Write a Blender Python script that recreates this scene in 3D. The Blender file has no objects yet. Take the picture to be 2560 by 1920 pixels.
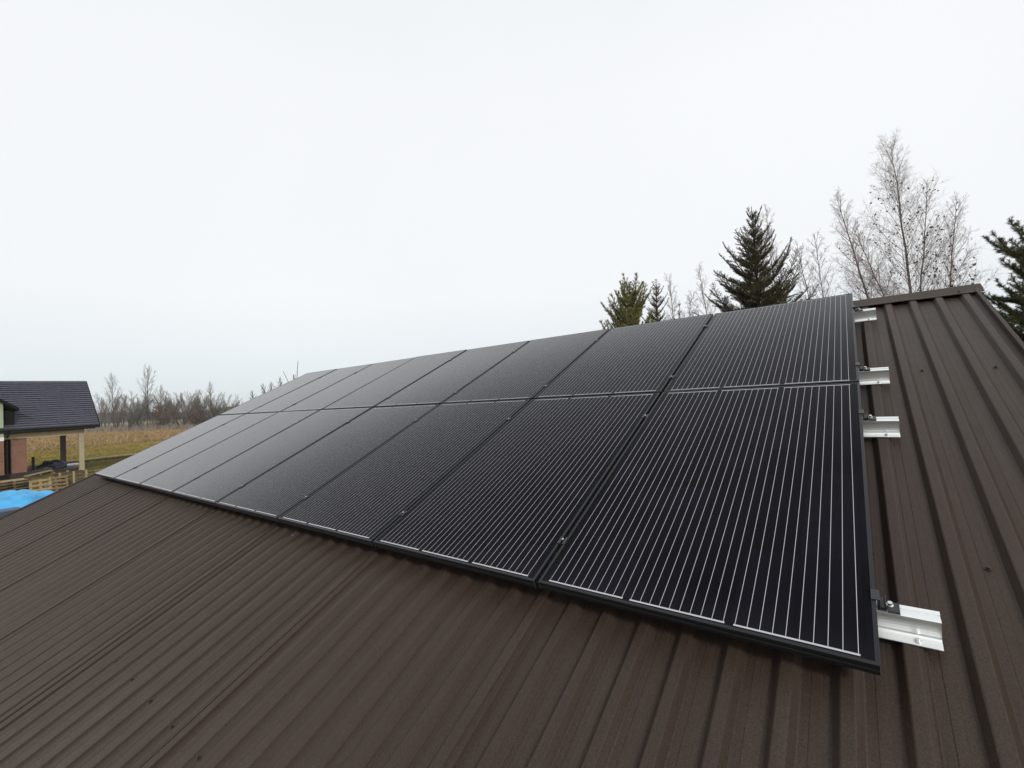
import bpy, math, random
import numpy as np
from mathutils import Matrix, Vector, Euler

rad = math.radians
S = bpy.context.scene
COL = S.collection

# ------------------------------------------------------------------ camera
TH = rad(24.5)                                  # pitch of the roof that carries the array
CT, ST = math.cos(TH), math.sin(TH)
CAM = np.array([0.0025, -1.4578, 0.7192])
F = 1135.667 / 2560.0                           # focal length / sensor width
C_R = np.array([0.7922, 0.6080, -0.0542])       # camera right, down, forward in the world
C_D = np.array([-0.0619, -0.0082, -0.9980])
C_F = np.array([-0.6070, 0.7940, 0.0313])
C_F /= np.linalg.norm(C_F)
C_R -= C_F * C_R.dot(C_F); C_R /= np.linalg.norm(C_R)
C_D = np.cross(C_F, C_R)
cd = bpy.data.cameras.new('camera')
cam = bpy.data.objects.new('camera', cd)
COL.objects.link(cam)
cam.matrix_world = Matrix(((C_R[0], -C_D[0], -C_F[0], CAM[0]),
                           (C_R[1], -C_D[1], -C_F[1], CAM[1]),
                           (C_R[2], -C_D[2], -C_F[2], CAM[2]),
                           (0, 0, 0, 1)))
cd.sensor_width = 36.0
cd.lens = 36.0 * F
cd.clip_start = 0.02
cd.clip_end = 6000.0
S.camera = cam

# ------------------------------------------------------------------ world, sun, exposure
SUN_DIR = Vector((1.15, -0.86, 0.88)).normalized()      # towards the veiled sun, behind the camera
W = bpy.data.worlds.new('World')
S.world = W
W.use_nodes = True
nt = W.node_tree
nt.nodes.clear()
wo = nt.nodes.new('ShaderNodeOutputWorld')
bg = nt.nodes.new('ShaderNodeBackground')
sky = nt.nodes.new('ShaderNodeTexSky')
sky.sky_type = 'NISHITA'
sky.sun_disc = False
sky.sun_elevation = math.asin(SUN_DIR.z)
sky.sun_rotation = math.atan2(SUN_DIR.x, SUN_DIR.y)
tc = nt.nodes.new('ShaderNodeTexCoord')
sx = nt.nodes.new('ShaderNodeSeparateXYZ')
ramp = nt.nodes.new('ShaderNodeValToRGB')
cl = nt.nodes.new('ShaderNodeTexNoise')
cl.inputs['Scale'].default_value = 1.6
cl.inputs['Detail'].default_value = 3.0
mixn = nt.nodes.new('ShaderNodeMix'); mixn.data_type = 'RGBA'
mixc = nt.nodes.new('ShaderNodeMix'); mixc.data_type = 'RGBA'; mixc.blend_type = 'MULTIPLY'
vm = nt.nodes.new('ShaderNodeVectorMath'); vm.operation = 'SCALE'
vm.inputs['Scale'].default_value = 11.0
cr2 = nt.nodes.new('ShaderNodeValToRGB')
e = ramp.color_ramp.elements
e[0].position = 0.0; e[0].color = (0.715, 0.785, 0.825, 1)
e[1].position = 1.0; e[1].color = (0.80, 0.83, 0.86, 1)
m1 = e.new(0.22); m1.color = (0.90, 0.917, 0.93, 1)
m2 = e.new(0.55); m2.color = (0.905, 0.922, 0.935, 1)
cr2.color_ramp.elements[0].position = 0.3; cr2.color_ramp.elements[0].color = (0.965, 0.967, 0.97, 1)
cr2.color_ramp.elements[1].position = 0.7; cr2.color_ramp.elements[1].color = (1.0, 1.0, 1.0, 1)
L = nt.links.new
L(tc.outputs['Generated'], sx.inputs[0])
L(tc.outputs['Generated'], cl.inputs['Vector'])
L(sx.outputs['Z'], ramp.inputs[0])
L(cl.outputs['Fac'], cr2.inputs[0])
mixc.inputs[0].default_value = 1.0
L(ramp.outputs[0], mixc.inputs[6]); L(cr2.outputs[0], mixc.inputs[7])
L(mixc.outputs[2], vm.inputs[0])
mixn.inputs[0].default_value = 0.94                     # a closed cloud deck over the clear sky
L(sky.outputs[0], mixn.inputs[6]); L(vm.outputs[0], mixn.inputs[7])
L(mixn.outputs[2], bg.inputs['Color'])
bg.inputs['Strength'].default_value = 0.1
L(bg.outputs[0], wo.inputs['Surface'])

sd = bpy.data.lights.new('sun', 'SUN')
sd.energy = 2.1
sd.angle = rad(9)
sd.color = (1.0, 0.95, 0.88)
sun = bpy.data.objects.new('sun', sd)
COL.objects.link(sun)
sun.rotation_euler = SUN_DIR.to_track_quat('Z', 'Y').to_euler()
sun.location = (20, -30, 40)

S.view_settings.view_transform = 'Standard'
S.view_settings.look = 'None'
S.view_settings.exposure = 0.0
S.view_settings.gamma = 1.0
S.cycles.max_bounces = 8
S.cycles.volume_bounces = 1
S.render.film_transparent = False

# ------------------------------------------------------------------ helpers
def at(px, py, zd):
    """world point seen at source pixel (px, py), zd metres in front of the camera"""
    f = F * 2560.0
    return CAM + zd * (C_F + C_R * ((px - 1280) / f) + C_D * ((py - 960) / f))

def on_ground(px, py, z):
    d = at(px, py, 1.0) - CAM
    return CAM + d * ((z - CAM[2]) / d[2])

def RP(u, v, n):
    """roof coordinates (along the eaves, up the slope, off the roof) to world"""
    return (u, v * CT - n * ST, v * ST + n * CT)

def tag(o, label=None, cat=None, group=None, kind=None):
    if label: o['label'] = label
    if cat: o['category'] = cat
    if group: o['group'] = group
    if kind: o['kind'] = kind
    return o

def empty(name, loc, rot=(0, 0, 0), label=None, cat=None, group=None, parent=None):
    o = bpy.data.objects.new(name, None)
    o.empty_display_size = 0.2
    COL.objects.link(o)
    o.location = loc
    o.rotation_euler = rot
    o['_m'] = 0
    del o['_m']
    return tag(o, label, cat, group)

def wmat(o):
    m = Matrix.Translation(o.location) @ o.rotation_euler.to_matrix().to_4x4()
    return (wmat(o.parent) @ m) if o.parent else m

def np_mesh(name, verts, faces_flat, nper, smooth=False):
    """fast mesh: verts (N,3), faces_flat (M*nper)"""
    me = bpy.data.meshes.new(name)
    verts = np.asarray(verts, dtype=np.float32)
    fl = np.asarray(faces_flat, dtype=np.int32).ravel()
    nf = len(fl) // nper
    me.vertices.add(len(verts)); me.vertices.foreach_set('co', verts.ravel())
    me.loops.add(len(fl)); me.loops.foreach_set('vertex_index', fl)
    me.polygons.add(nf)
    me.polygons.foreach_set('loop_start', np.arange(0, nf * nper, nper, dtype=np.int32))
    me.polygons.foreach_set('loop_total', np.full(nf, nper, dtype=np.int32))
    if smooth:
        me.polygons.foreach_set('use_smooth', np.ones(nf, dtype=bool))
    me.update(calc_edges=True)
    return me

def link(name, me, mat, parent=None, world=True):
    """world=True: the mesh was made in world coordinates; bring it into the parent's frame"""
    if parent is not None and world:
        me.transform(wmat(parent).inverted())
    o = bpy.data.objects.new(name, me)
    COL.objects.link(o)
    mats = mat if isinstance(mat, (list, tuple)) else [mat]
    for m in mats:
        me.materials.append(m)
    if parent is not None:
        o.parent = parent
    return o

class MB:
    def __init__(s):
        s.v = []; s.f = []; s.m = []; s.mi = 0
    def vert(s, p):
        s.v.append(tuple(p)); return len(s.v) - 1
    def face(s, idx):
        s.f.append(tuple(idx)); s.m.append(s.mi)
    def quad(s, a, b, c, d):
        s.face([s.vert(a), s.vert(b), s.vert(c), s.vert(d)])
    def box(s, x0, x1, y0, y1, z0, z1, T=None, bev=0.0):
        """box, bevelled by chamfering its top edges when bev > 0"""
        T = T or (lambda x, y, z: (x, y, z))
        b = bev
        def ring(i, z):
            return [s.vert(T(*p)) for p in ((x0 + i, y0 + i, z), (x1 - i, y0 + i, z), (x1 - i, y1 - i, z), (x0 + i, y1 - i, z))]
        rings = [ring(0, z0)]
        if b > 0:
            rings += [ring(0, z1 - b), ring(b, z1)]
        else:
            rings += [ring(0, z1)]
        s.face(rings[0][::-1])
        for r0, r1 in zip(rings, rings[1:]):
            for k in range(4):
                s.face([r0[k], r0[(k + 1) % 4], r1[(k + 1) % 4], r1[k]])
        s.face(rings[-1])
    def prism(s, prof, P0, P1, cap=True):
        """closed profile (list of 2-tuples) carried from P0(a,b) to P1(a,b)"""
        a = [s.vert(P0(*q)) for q in prof]; b = [s.vert(P1(*q)) for q in prof]
        n = len(prof)
        for k in range(n):
            s.face([a[k], a[(k + 1) % n], b[(k + 1) % n], b[k]])
        if cap:
            s.face(a[::-1]); s.face(b)
    def strip(s, prof, stations):
        """open profile swept through station functions"""
        rows = [[s.vert(st(*q)) for q in prof] for st in stations]
        for r0, r1 in zip(rows, rows[1:]):
            for k in range(len(prof) - 1):
                s.face([r0[k], r0[k + 1], r1[k + 1], r1[k]])
    def tube(s, pts, radii, k=8, cap=True):
        pts = [Vector(p) for p in pts]
        rings = []
        for i, p in enumerate(pts):
            d = (pts[min(i + 1, len(pts) - 1)] - pts[max(i - 1, 0)]).normalized()
            a = d.orthogonal().normalized() if abs(d.z) > 0.95 else d.cross(Vector((0, 0, 1))).normalized()
            b = d.cross(a)
            rings.append([s.vert(p + (a * math.cos(t) + b * math.sin(t)) * radii[i]) for t in [2 * math.pi * j / k for j in range(k)]])
        for r0, r1 in zip(rings, rings[1:]):
            for j in range(k):
                s.face([r0[j], r0[(j + 1) % k], r1[(j + 1) % k], r1[j]])
        if cap:
            s.face(rings[0][::-1]); s.face(rings[-1])
    def mesh(s, name):
        me = bpy.data.meshes.new(name)
        me.from_pydata(s.v, [], s.f)
        me.polygons.foreach_set('material_index', s.m)
        me.update()
        return me
    def build(s, name, mat, parent=None, world=True, smooth=None, fix=True):
        me = s.mesh(name)
        if fix:
            import bmesh
            bm = bmesh.new(); bm.from_mesh(me)
            bmesh.ops.recalc_face_normals(bm, faces=bm.faces)
            bm.to_mesh(me); bm.free()
        if smooth is not None:
            me.shade_smooth()
            try:
                me.set_sharp_from_angle(angle=smooth)
            except Exception:
                pass
        return link(name, me, mat, parent, world)

def copy_tree(o, parent=None):
    c = o.copy(); COL.objects.link(c)
    if parent is not None:
        c.parent = parent
    for ch in list(o.children):
        copy_tree(ch, c)
    return c

# ------------------------------------------------------------------ materials
def nodes(name):
    m = bpy.data.materials.new(name)
    m.use_nodes = True
    t = m.node_tree
    b = t.nodes['Principled BSDF']
    return m, t, b

def plain(name, col, rough=0.6, metal=0.0, spec=0.5, noise=0.0, nscale=8.0, bump=0.0, bscale=60.0, stretch=None):
    m, t, b = nodes(name)
    b.inputs['Base Color'].default_value = (*col, 1)
    b.inputs['Roughness'].default_value = rough
    b.inputs['Metallic'].default_value = metal
    b.inputs['Specular IOR Level'].default_value = spec
    co = t.nodes.new('ShaderNodeTexCoord')
    src = co.outputs['Object']
    if stretch:
        mp = t.nodes.new('ShaderNodeMapping')
        mp.inputs['Scale'].default_value = stretch
        t.links.new(src, mp.inputs['Vector']); src = mp.outputs[0]
    if noise > 0:
        n = t.nodes.new('ShaderNodeTexNoise')
        n.inputs['Scale'].default_value = nscale; n.inputs['Detail'].default_value = 6
        n.inputs['Roughness'].default_value = 0.65
        t.links.new(src, n.inputs['Vector'])
        mr = t.nodes.new('ShaderNodeMapRange')
        mr.inputs[1].default_value = 0.25; mr.inputs[2].default_value = 0.75
        mr.inputs[3].default_value = 1 - noise; mr.inputs[4].default_value = 1 + noise
        t.links.new(n.outputs['Fac'], mr.inputs[0])
        mx = t.nodes.new('ShaderNodeVectorMath'); mx.operation = 'SCALE'
        mx.inputs[0].default_value = col
        t.links.new(mr.outputs[0], mx.inputs['Scale'])
        t.links.new(mx.outputs[0], b.inputs['Base Color'])
    if bump > 0:
        n2 = t.nodes.new('ShaderNodeTexNoise')
        n2.inputs['Scale'].default_value = bscale; n2.inputs['Detail'].default_value = 4
        t.links.new(src, n2.inputs['Vector'])
        bp = t.nodes.new('ShaderNodeBump'); bp.inputs['Strength'].default_value = bump
        bp.inputs['Distance'].default_value = 0.01
        t.links.new(n2.outputs['Fac'], bp.inputs['Height'])
        t.links.new(bp.outputs[0], b.inputs['Normal'])
    return m

def math_node(t, op, a, b=None, clamp=False):
    n = t.nodes.new('ShaderNodeMath'); n.operation = op; n.use_clamp = clamp
    for i, x in enumerate((a, b)):
        if x is None: continue
        if isinstance(x, (int, float)): n.inputs[i].default_value = x
        else: t.links.new(x, n.inputs[i])
    return n.outputs[0]

def mixrgb(t, fac, a, b):
    n = t.nodes.new('ShaderNodeMix'); n.data_type = 'RGBA'
    if isinstance(fac, (int, float)): n.inputs[0].default_value = fac
    else: t.links.new(fac, n.inputs[0])
    for i, x in ((6, a), (7, b)):
        if isinstance(x, tuple): n.inputs[i].default_value = (*x, 1)
        else: t.links.new(x, n.inputs[i])
    return n.outputs[2]

def noise_node(t, vec, scale, detail=4, rough=0.6):
    n = t.nodes.new('ShaderNodeTexNoise')
    n.inputs['Scale'].default_value = scale; n.inputs['Detail'].default_value = detail
    n.inputs['Roughness'].default_value = rough
    t.links.new(vec, n.inputs['Vector'])
    return n.outputs['Fac']

# matt brown coated steel of the roof
def roof_material():
    m, t, b = nodes('brown_coated_steel')
    co = t.nodes.new('ShaderNodeTexCoord'); v = co.outputs['Object']
    big = noise_node(t, v, 0.9, 4)
    mid = noise_node(t, v, 14, 5, 0.7)
    grain = noise_node(t, v, 210, 3, 0.75)
    c = mixrgb(t, big, (0.0310, 0.0203, 0.0148), (0.0420, 0.0288, 0.0218))
    c = mixrgb(t, math_node(t, 'MULTIPLY', mid, 0.35), c, (0.0290, 0.0205, 0.0145))
    # rain streaks run down the slope
    ms_ = t.nodes.new('ShaderNodeMapping'); ms_.inputs['Scale'].default_value = (26.0, 0.55, 0.55)
    t.links.new(v, ms_.inputs['Vector'])
    st = noise_node(t, ms_.outputs[0], 1.0, 5, 0.7)
    st = math_node(t, 'MULTIPLY', math_node(t, 'MAXIMUM', math_node(t, 'SUBTRACT', st, 0.50), 0.0), 1.5)
    c = mixrgb(t, st, c, (0.060, 0.047, 0.038))
    gr = t.nodes.new('ShaderNodeMapRange')
    gr.inputs[1].default_value = 0.3; gr.inputs[2].default_value = 0.7
    gr.inputs[3].default_value = 0.55; gr.inputs[4].default_value = 1.45
    t.links.new(grain, gr.inputs[0])
    sc = t.nodes.new('ShaderNodeVectorMath'); sc.operation = 'SCALE'
    t.links.new(c, sc.inputs[0]); t.links.new(gr.outputs[0], sc.inputs['Scale'])
    # sparse pale specks of grit and droppings
    vo = t.nodes.new('ShaderNodeTexVoronoi'); vo.inputs['Scale'].default_value = 3.2
    t.links.new(v, vo.inputs['Vector'])
    spk = math_node(t, 'LESS_THAN', vo.outputs['Distance'], 0.011)
    sep = t.nodes.new('ShaderNodeSeparateColor'); t.links.new(vo.outputs['Color'], sep.inputs[0])
    spk = math_node(t, 'MULTIPLY', spk, math_node(t, 'GREATER_THAN', sep.outputs[0], 0.45))
    c2 = mixrgb(t, spk, sc.outputs[0], (0.30, 0.28, 0.24))
    t.links.new(c2, b.inputs['Base Color'])
    rr = t.nodes.new('ShaderNodeMapRange')
    rr.inputs[3].default_value = 0.44; rr.inputs[4].default_value = 0.58
    t.links.new(mid, rr.inputs[0]); t.links.new(rr.outputs[0], b.inputs['Roughness'])
    b.inputs['Specular IOR Level'].default_value = 0.25
    bp = t.nodes.new('ShaderNodeBump'); bp.inputs['Strength'].default_value = 0.25; bp.inputs['Distance'].default_value = 0.0012
    t.links.new(grain, bp.inputs['Height'])
    lo = noise_node(t, v, 2.4, 3)
    bp2 = t.nodes.new('ShaderNodeBump'); bp2.inputs['Strength'].default_value = 0.35; bp2.inputs['Distance'].default_value = 0.012
    t.links.new(lo, bp2.inputs['Height']); t.links.new(bp.outputs[0], bp2.inputs['Normal'])
    t.links.new(bp2.outputs[0], b.inputs['Normal'])
    return m

PW, PH, GAP = 1.038, 1.6976, 0.02               # panel width, height, gap between panels
LP = PW / 31.7                                  # pitch of the 30 ribbons of one panel

def glass_material():
    """black cells with silver ribbons under anti-reflex glass; local x is -PW..0, y is 0..PH"""
    m, t, b = nodes('solar_glass')
    co = t.nodes.new('ShaderNodeTexCoord')
    s = t.nodes.new('ShaderNodeSeparateXYZ'); t.links.new(co.outputs['Object'], s.inputs[0])
    x = math_node(t, 'ADD', s.outputs['X'], PW); y = s.outputs['Y']
    q = math_node(t, 'DIVIDE', math_node(t, 'SUBTRACT', x, 1.35 * LP), LP)       # 0..29 on the ribbons
    fr = math_node(t, 'ABSOLUTE', math_node(t, 'SUBTRACT', q, math_node(t, 'ROUND', q)))
    line = math_node(t, 'LESS_THAN', fr, 0.00081 / LP)
    inx = math_node(t, 'MULTIPLY', math_node(t, 'GREATER_THAN', q, -0.2), math_node(t, 'LESS_THAN', q, 29.2))
    iny = math_node(t, 'MULTIPLY', math_node(t, 'GREATER_THAN', y, 0.021), math_node(t, 'LESS_THAN', y, PH - 0.021))
    line = math_node(t, 'MULTIPLY', line, math_node(t, 'MULTIPLY', inx, iny))
    # three collector bars of ten ribbons each along both short ends
    mod = math_node(t, 'MODULO', math_node(t, 'ADD', q, 0.12), 10.0)
    seg = math_node(t, 'LESS_THAN', mod, 9.24)
    seg = math_node(t, 'MULTIPLY', seg, math_node(t, 'MULTIPLY', math_node(t, 'GREATER_THAN', q, -0.12), math_node(t, 'LESS_THAN', q, 29.12)))
    yb = math_node(t, 'ABSOLUTE', math_node(t, 'SUBTRACT', math_node(t, 'ABSOLUTE', math_node(t, 'SUBTRACT', y, PH / 2)), PH / 2 - 0.0195))
    bar = math_node(t, 'MULTIPLY', math_node(t, 'LESS_THAN', yb, 0.0030), seg)
    met = math_node(t, 'MAXIMUM', line, bar)
    # the gaps between the cells, a shade lighter than the cells
    cw = 5 * LP; ch = (PH - 0.05) / 10
    cx = math_node(t, 'MODULO', math_node(t, 'ADD', q, 0.5), 5.0)
    gx = math_node(t, 'LESS_THAN', math_node(t, 'MINIMUM', cx, math_node(t, 'SUBTRACT', 5.0, cx)), 0.035)
    yy = math_node(t, 'DIVIDE', math_node(t, 'SUBTRACT', y, 0.025), ch)
    gy = math_node(t, 'LESS_THAN', math_node(t, 'ABSOLUTE', math_node(t, 'SUBTRACT', yy, math_node(t, 'ROUND', yy))), 0.007)
    gapm = math_node(t, 'MAXIMUM', gx, gy)
    # each cell its own faint blue-black
    cell = t.nodes.new('ShaderNodeCombineXYZ')
    t.links.new(math_node(t, 'FLOOR', math_node(t, 'DIVIDE', math_node(t, 'ADD', q, 0.5), 5.0)), cell.inputs[0])
    t.links.new(math_node(t, 'FLOOR', yy), cell.inputs[1])
    oi = t.nodes.new('ShaderNodeObjectInfo'); t.links.new(oi.outputs['Random'], cell.inputs[2])
    wn = t.nodes.new('ShaderNodeTexWhiteNoise'); wn.noise_dimensions = '3D'; t.links.new(cell.outputs[0], wn.inputs['Vector'])
    base = mixrgb(t, wn.outputs['Value'], (0.0042, 0.0040, 0.0058), (0.0058, 0.0056, 0.0098))
    base = mixrgb(t, gapm, base, (0.0035, 0.0035, 0.0040))
    dust = noise_node(t, co.outputs['Object'], 6, 5)
    base = mixrgb(t, math_node(t, 'MULTIPLY', dust, 0.008), base, (0.30, 0.29, 0.27))
    mpd = t.nodes.new('ShaderNodeMapping'); mpd.inputs['Scale'].default_value = (9.0, 1.1, 1.0)
    t.links.new(co.outputs['Object'], mpd.inputs['Vector'])
    run = noise_node(t, mpd.outputs[0], 1.0, 5, 0.7)
    low = math_node(t, 'POWER', math_node(t, 'SUBTRACT', 1.0, math_node(t, 'MINIMUM', math_node(t, 'DIVIDE', y, 0.16), 1.0)), 2.0)
    dirt = math_node(t, 'MULTIPLY', run, math_node(t, 'ADD', math_node(t, 'MULTIPLY', low, 0.035), 0.006))
    base = mixrgb(t, dirt, base, (0.32, 0.30, 0.27))
    col = mixrgb(t, met, base, (0.41, 0.41, 0.45))
    t.links.new(col, b.inputs['Base Color'])
    # anti-reflex glass: next to no mirror seen head-on, a bright mirror at a grazing view
    b.inputs['Specular IOR Level'].default_value = 0.0
    b.inputs['Roughness'].default_value = 0.6
    gl = t.nodes.new('ShaderNodeBsdfGlossy')
    rr = t.nodes.new('ShaderNodeMapRange'); rr.inputs[3].default_value = 0.10; rr.inputs[4].default_value = 0.20
    t.links.new(dust, rr.inputs[0]); t.links.new(rr.outputs[0], gl.inputs['Roughness'])
    lw = t.nodes.new('ShaderNodeLayerWeight'); lw.inputs['Blend'].default_value = 0.5
    fc = t.nodes.new('ShaderNodeFloatCurve')            # reflectance of coated, lightly textured solar glass against 1 - cos(angle)
    cv = fc.mapping.curves[0]
    cv.points[0].location = (0.0, 0.002); cv.points[1].location = (1.0, 0.95)
    for px_, py_ in ((0.35, 0.004), (0.55, 0.024), (0.65, 0.066), (0.70, 0.125), (0.78, 0.32), (0.85, 0.48), (0.93, 0.68)):
        cv.points.new(px_, py_)
    fc.mapping.update()
    t.links.new(lw.outputs['Facing'], fc.inputs['Value'])
    fac = fc.outputs[0]
    ms = t.nodes.new('ShaderNodeMixShader')
    t.links.new(fac, ms.inputs[0]); t.links.new(b.outputs[0], ms.inputs[1]); t.links.new(gl.outputs[0], ms.inputs[2])
    t.links.new(ms.outputs[0], t.nodes['Material Output'].inputs['Surface'])
    return m

M = {}
M['roof'] = roof_material()
M['glass'] = glass_material()
M['frame'] = plain('black_anodised_aluminium', (0.008, 0.009, 0.011), rough=0.40, spec=0.38, noise=0.15, nscale=40, bump=0.05, bscale=300)
M['bare'] = plain('bare_aluminium_edge', (0.55, 0.56, 0.57), rough=0.35, metal=0.9, noise=0.1, nscale=60)
M['alu'] = plain('mill_finish_aluminium', (0.90, 0.92, 0.91), rough=0.34, metal=0.82, noise=0.06, nscale=30, bump=0.08, bscale=120, stretch=(0.05, 1, 1))
M['steel'] = plain('stainless_steel', (0.75, 0.74, 0.72), rough=0.28, metal=1.0)
M['clamp'] = plain('black_clamp_aluminium', (0.016, 0.017, 0.019), rough=0.38, spec=0.6)
M['screw'] = plain('brown_painted_screw', (0.020, 0.017, 0.015), rough=0.5)
M['render'] = plain('grey_rendered_wall', (0.42, 0.40, 0.36), rough=0.9, noise=0.1, bump=0.2)
M['tile'] = plain('anthracite_roof_tile', (0.082, 0.084, 0.112), rough=0.34, spec=0.6, noise=0.35, nscale=5, bump=0.15, bscale=18)
M['black'] = plain('black_painted_metal', (0.010, 0.010, 0.011), rough=0.45)
M['soffit'] = plain('dark_timber_soffit', (0.006, 0.006, 0.005), rough=0.85, noise=0.3, spec=0.2)
M['concrete'] = plain('pale_concrete', (0.34, 0.30, 0.20), rough=0.9, noise=0.18, nscale=3, bump=0.3, bscale=30)
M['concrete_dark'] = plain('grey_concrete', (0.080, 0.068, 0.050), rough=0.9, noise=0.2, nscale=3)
M['lintel'] = plain('cream_lintel', (0.42, 0.34, 0.20), rough=0.9, noise=0.12, nscale=4)
M['green_wall'] = plain('pale_green_boarding', (0.33, 0.40, 0.28), rough=0.85, noise=0.12, nscale=3)
M['slab'] = plain('dark_floor_slab', (0.030, 0.025, 0.020), rough=0.95, noise=0.3, nscale=3)
M['wood'] = plain('weathered_pale_wood', (0.17, 0.125, 0.062), rough=0.85, noise=0.35, nscale=6, bump=0.2, bscale=40, stretch=(1, 1, 1))
M['wood_light'] = plain('fresh_sawn_wood', (0.30, 0.23, 0.115), rough=0.8, noise=0.3, nscale=5)
M['wood_dark'] = plain('damp_dark_wood', (0.085, 0.064, 0.030), rough=0.9, noise=0.35, nscale=6)
M['tarp'] = plain('blue_woven_tarpaulin', (0.060, 0.345, 0.66), rough=0.45, spec=0.5, noise=0.38, nscale=1.6, bump=0.6, bscale=7)
M['tarp_dark'] = plain('deep_blue_sheet', (0.035, 0.13, 0.42), rough=0.5, noise=0.1)
M['crate'] = plain('slate_grey_plastic', (0.05, 0.07, 0.11), rough=0.6, noise=0.2)
M['white'] = plain('white_board', (0.72, 0.72, 0.74), rough=0.8, noise=0.05)
M['navy'] = plain('navy_bags', (0.008, 0.011, 0.024), rough=0.6, noise=0.3)
M['bark_birch'] = plain('birch_bark', (0.125, 0.092, 0.066), rough=0.9, noise=0.5, nscale=5)
M['twig'] = plain('grey_brown_twigs', (0.20, 0.165, 0.145), rough=0.9, noise=0.25, nscale=3)
M['twig_mauve'] = plain('mauve_birch_twigs', (0.29, 0.235, 0.225), rough=0.9, noise=0.25, nscale=3)
M['far_bark'] = plain('dark_wet_bark', (0.070, 0.056, 0.040), rough=0.95, noise=0.4, nscale=0.6)
M['far_twig'] = plain('dull_brown_twigs', (0.215, 0.190, 0.160), rough=0.95, noise=0.3, nscale=0.4)
M['rust_twig'] = plain('red_brown_leaves', (0.100, 0.068, 0.045), rough=0.95, noise=0.35, nscale=0.6)
M['leaf'] = plain('withered_birch_leaves', (0.030, 0.020, 0.016), rough=0.9)
M['bark_conifer'] = plain('conifer_bark', (0.055, 0.038, 0.026), rough=0.95, noise=0.4, nscale=9)
M['needle_spruce'] = plain('spruce_needles', (0.098, 0.086, 0.031), rough=0.8, noise=0.6, nscale=2.2, spec=0.12)
M['needle_pine'] = plain('pine_needles', (0.20, 0.19, 0.070), rough=0.8, noise=0.5, nscale=2.0, spec=0.12)
M['needle_dark'] = plain('dark_pine_needles', (0.085, 0.086, 0.036), rough=0.8, noise=0.65, nscale=1.3, spec=0.12)
M['needle_red'] = plain('bronze_conifer_needles', (0.115, 0.078, 0.032), rough=0.8, noise=0.5, nscale=2)
M['grass'] = plain('straw_coloured_grass', (0.29, 0.205, 0.100), rough=0.95, noise=0.5, nscale=0.22, spec=0.2)
M['grass_green'] = plain('olive_winter_grass', (0.210, 0.160, 0.036), rough=0.95, noise=0.45, nscale=0.25, spec=0.2)
M['wood_far'] = plain('far_forest', (0.020, 0.024, 0.020), rough=1.0, noise=0.3, nscale=0.05, spec=0.0)

def brick_material():
    m, t, b = nodes('hollow_clay_block')
    co = t.nodes.new('ShaderNodeTexCoord')
    mp = t.nodes.new('ShaderNodeMapping'); mp.inputs['Rotation'].default_value = (rad(90), 0, 0)
    t.links.new(co.outputs['Object'], mp.inputs['Vector'])
    br = t.nodes.new('ShaderNodeTexBrick')
    br.inputs['Color1'].default_value = (0.235, 0.118, 0.080, 1)
    br.inputs['Color2'].default_value = (0.185, 0.092, 0.064, 1)
    br.inputs['Mortar'].default_value = (0.26, 0.165, 0.12, 1)
    br.inputs['Scale'].default_value = 1.0
    br.inputs['Brick Width'].default_value = 0.38; br.inputs['Row Height'].default_value = 0.24
    br.inputs['Mortar Size'].default_value = 0.008
    t.links.new(mp.outputs[0], br.inputs['Vector'])
    n = noise_node(t, co.outputs['Object'], 1.7, 5)
    c = mixrgb(t, math_node(t, 'MULTIPLY', n, 0.45), br.outputs['Color'], (0.17, 0.09, 0.06))
    t.links.new(c, b.inputs['Base Color'])
    b.inputs['Roughness'].default_value = 0.95
    return m
M['brick'] = brick_material()

G = -2.88                                       # level of the ground

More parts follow.
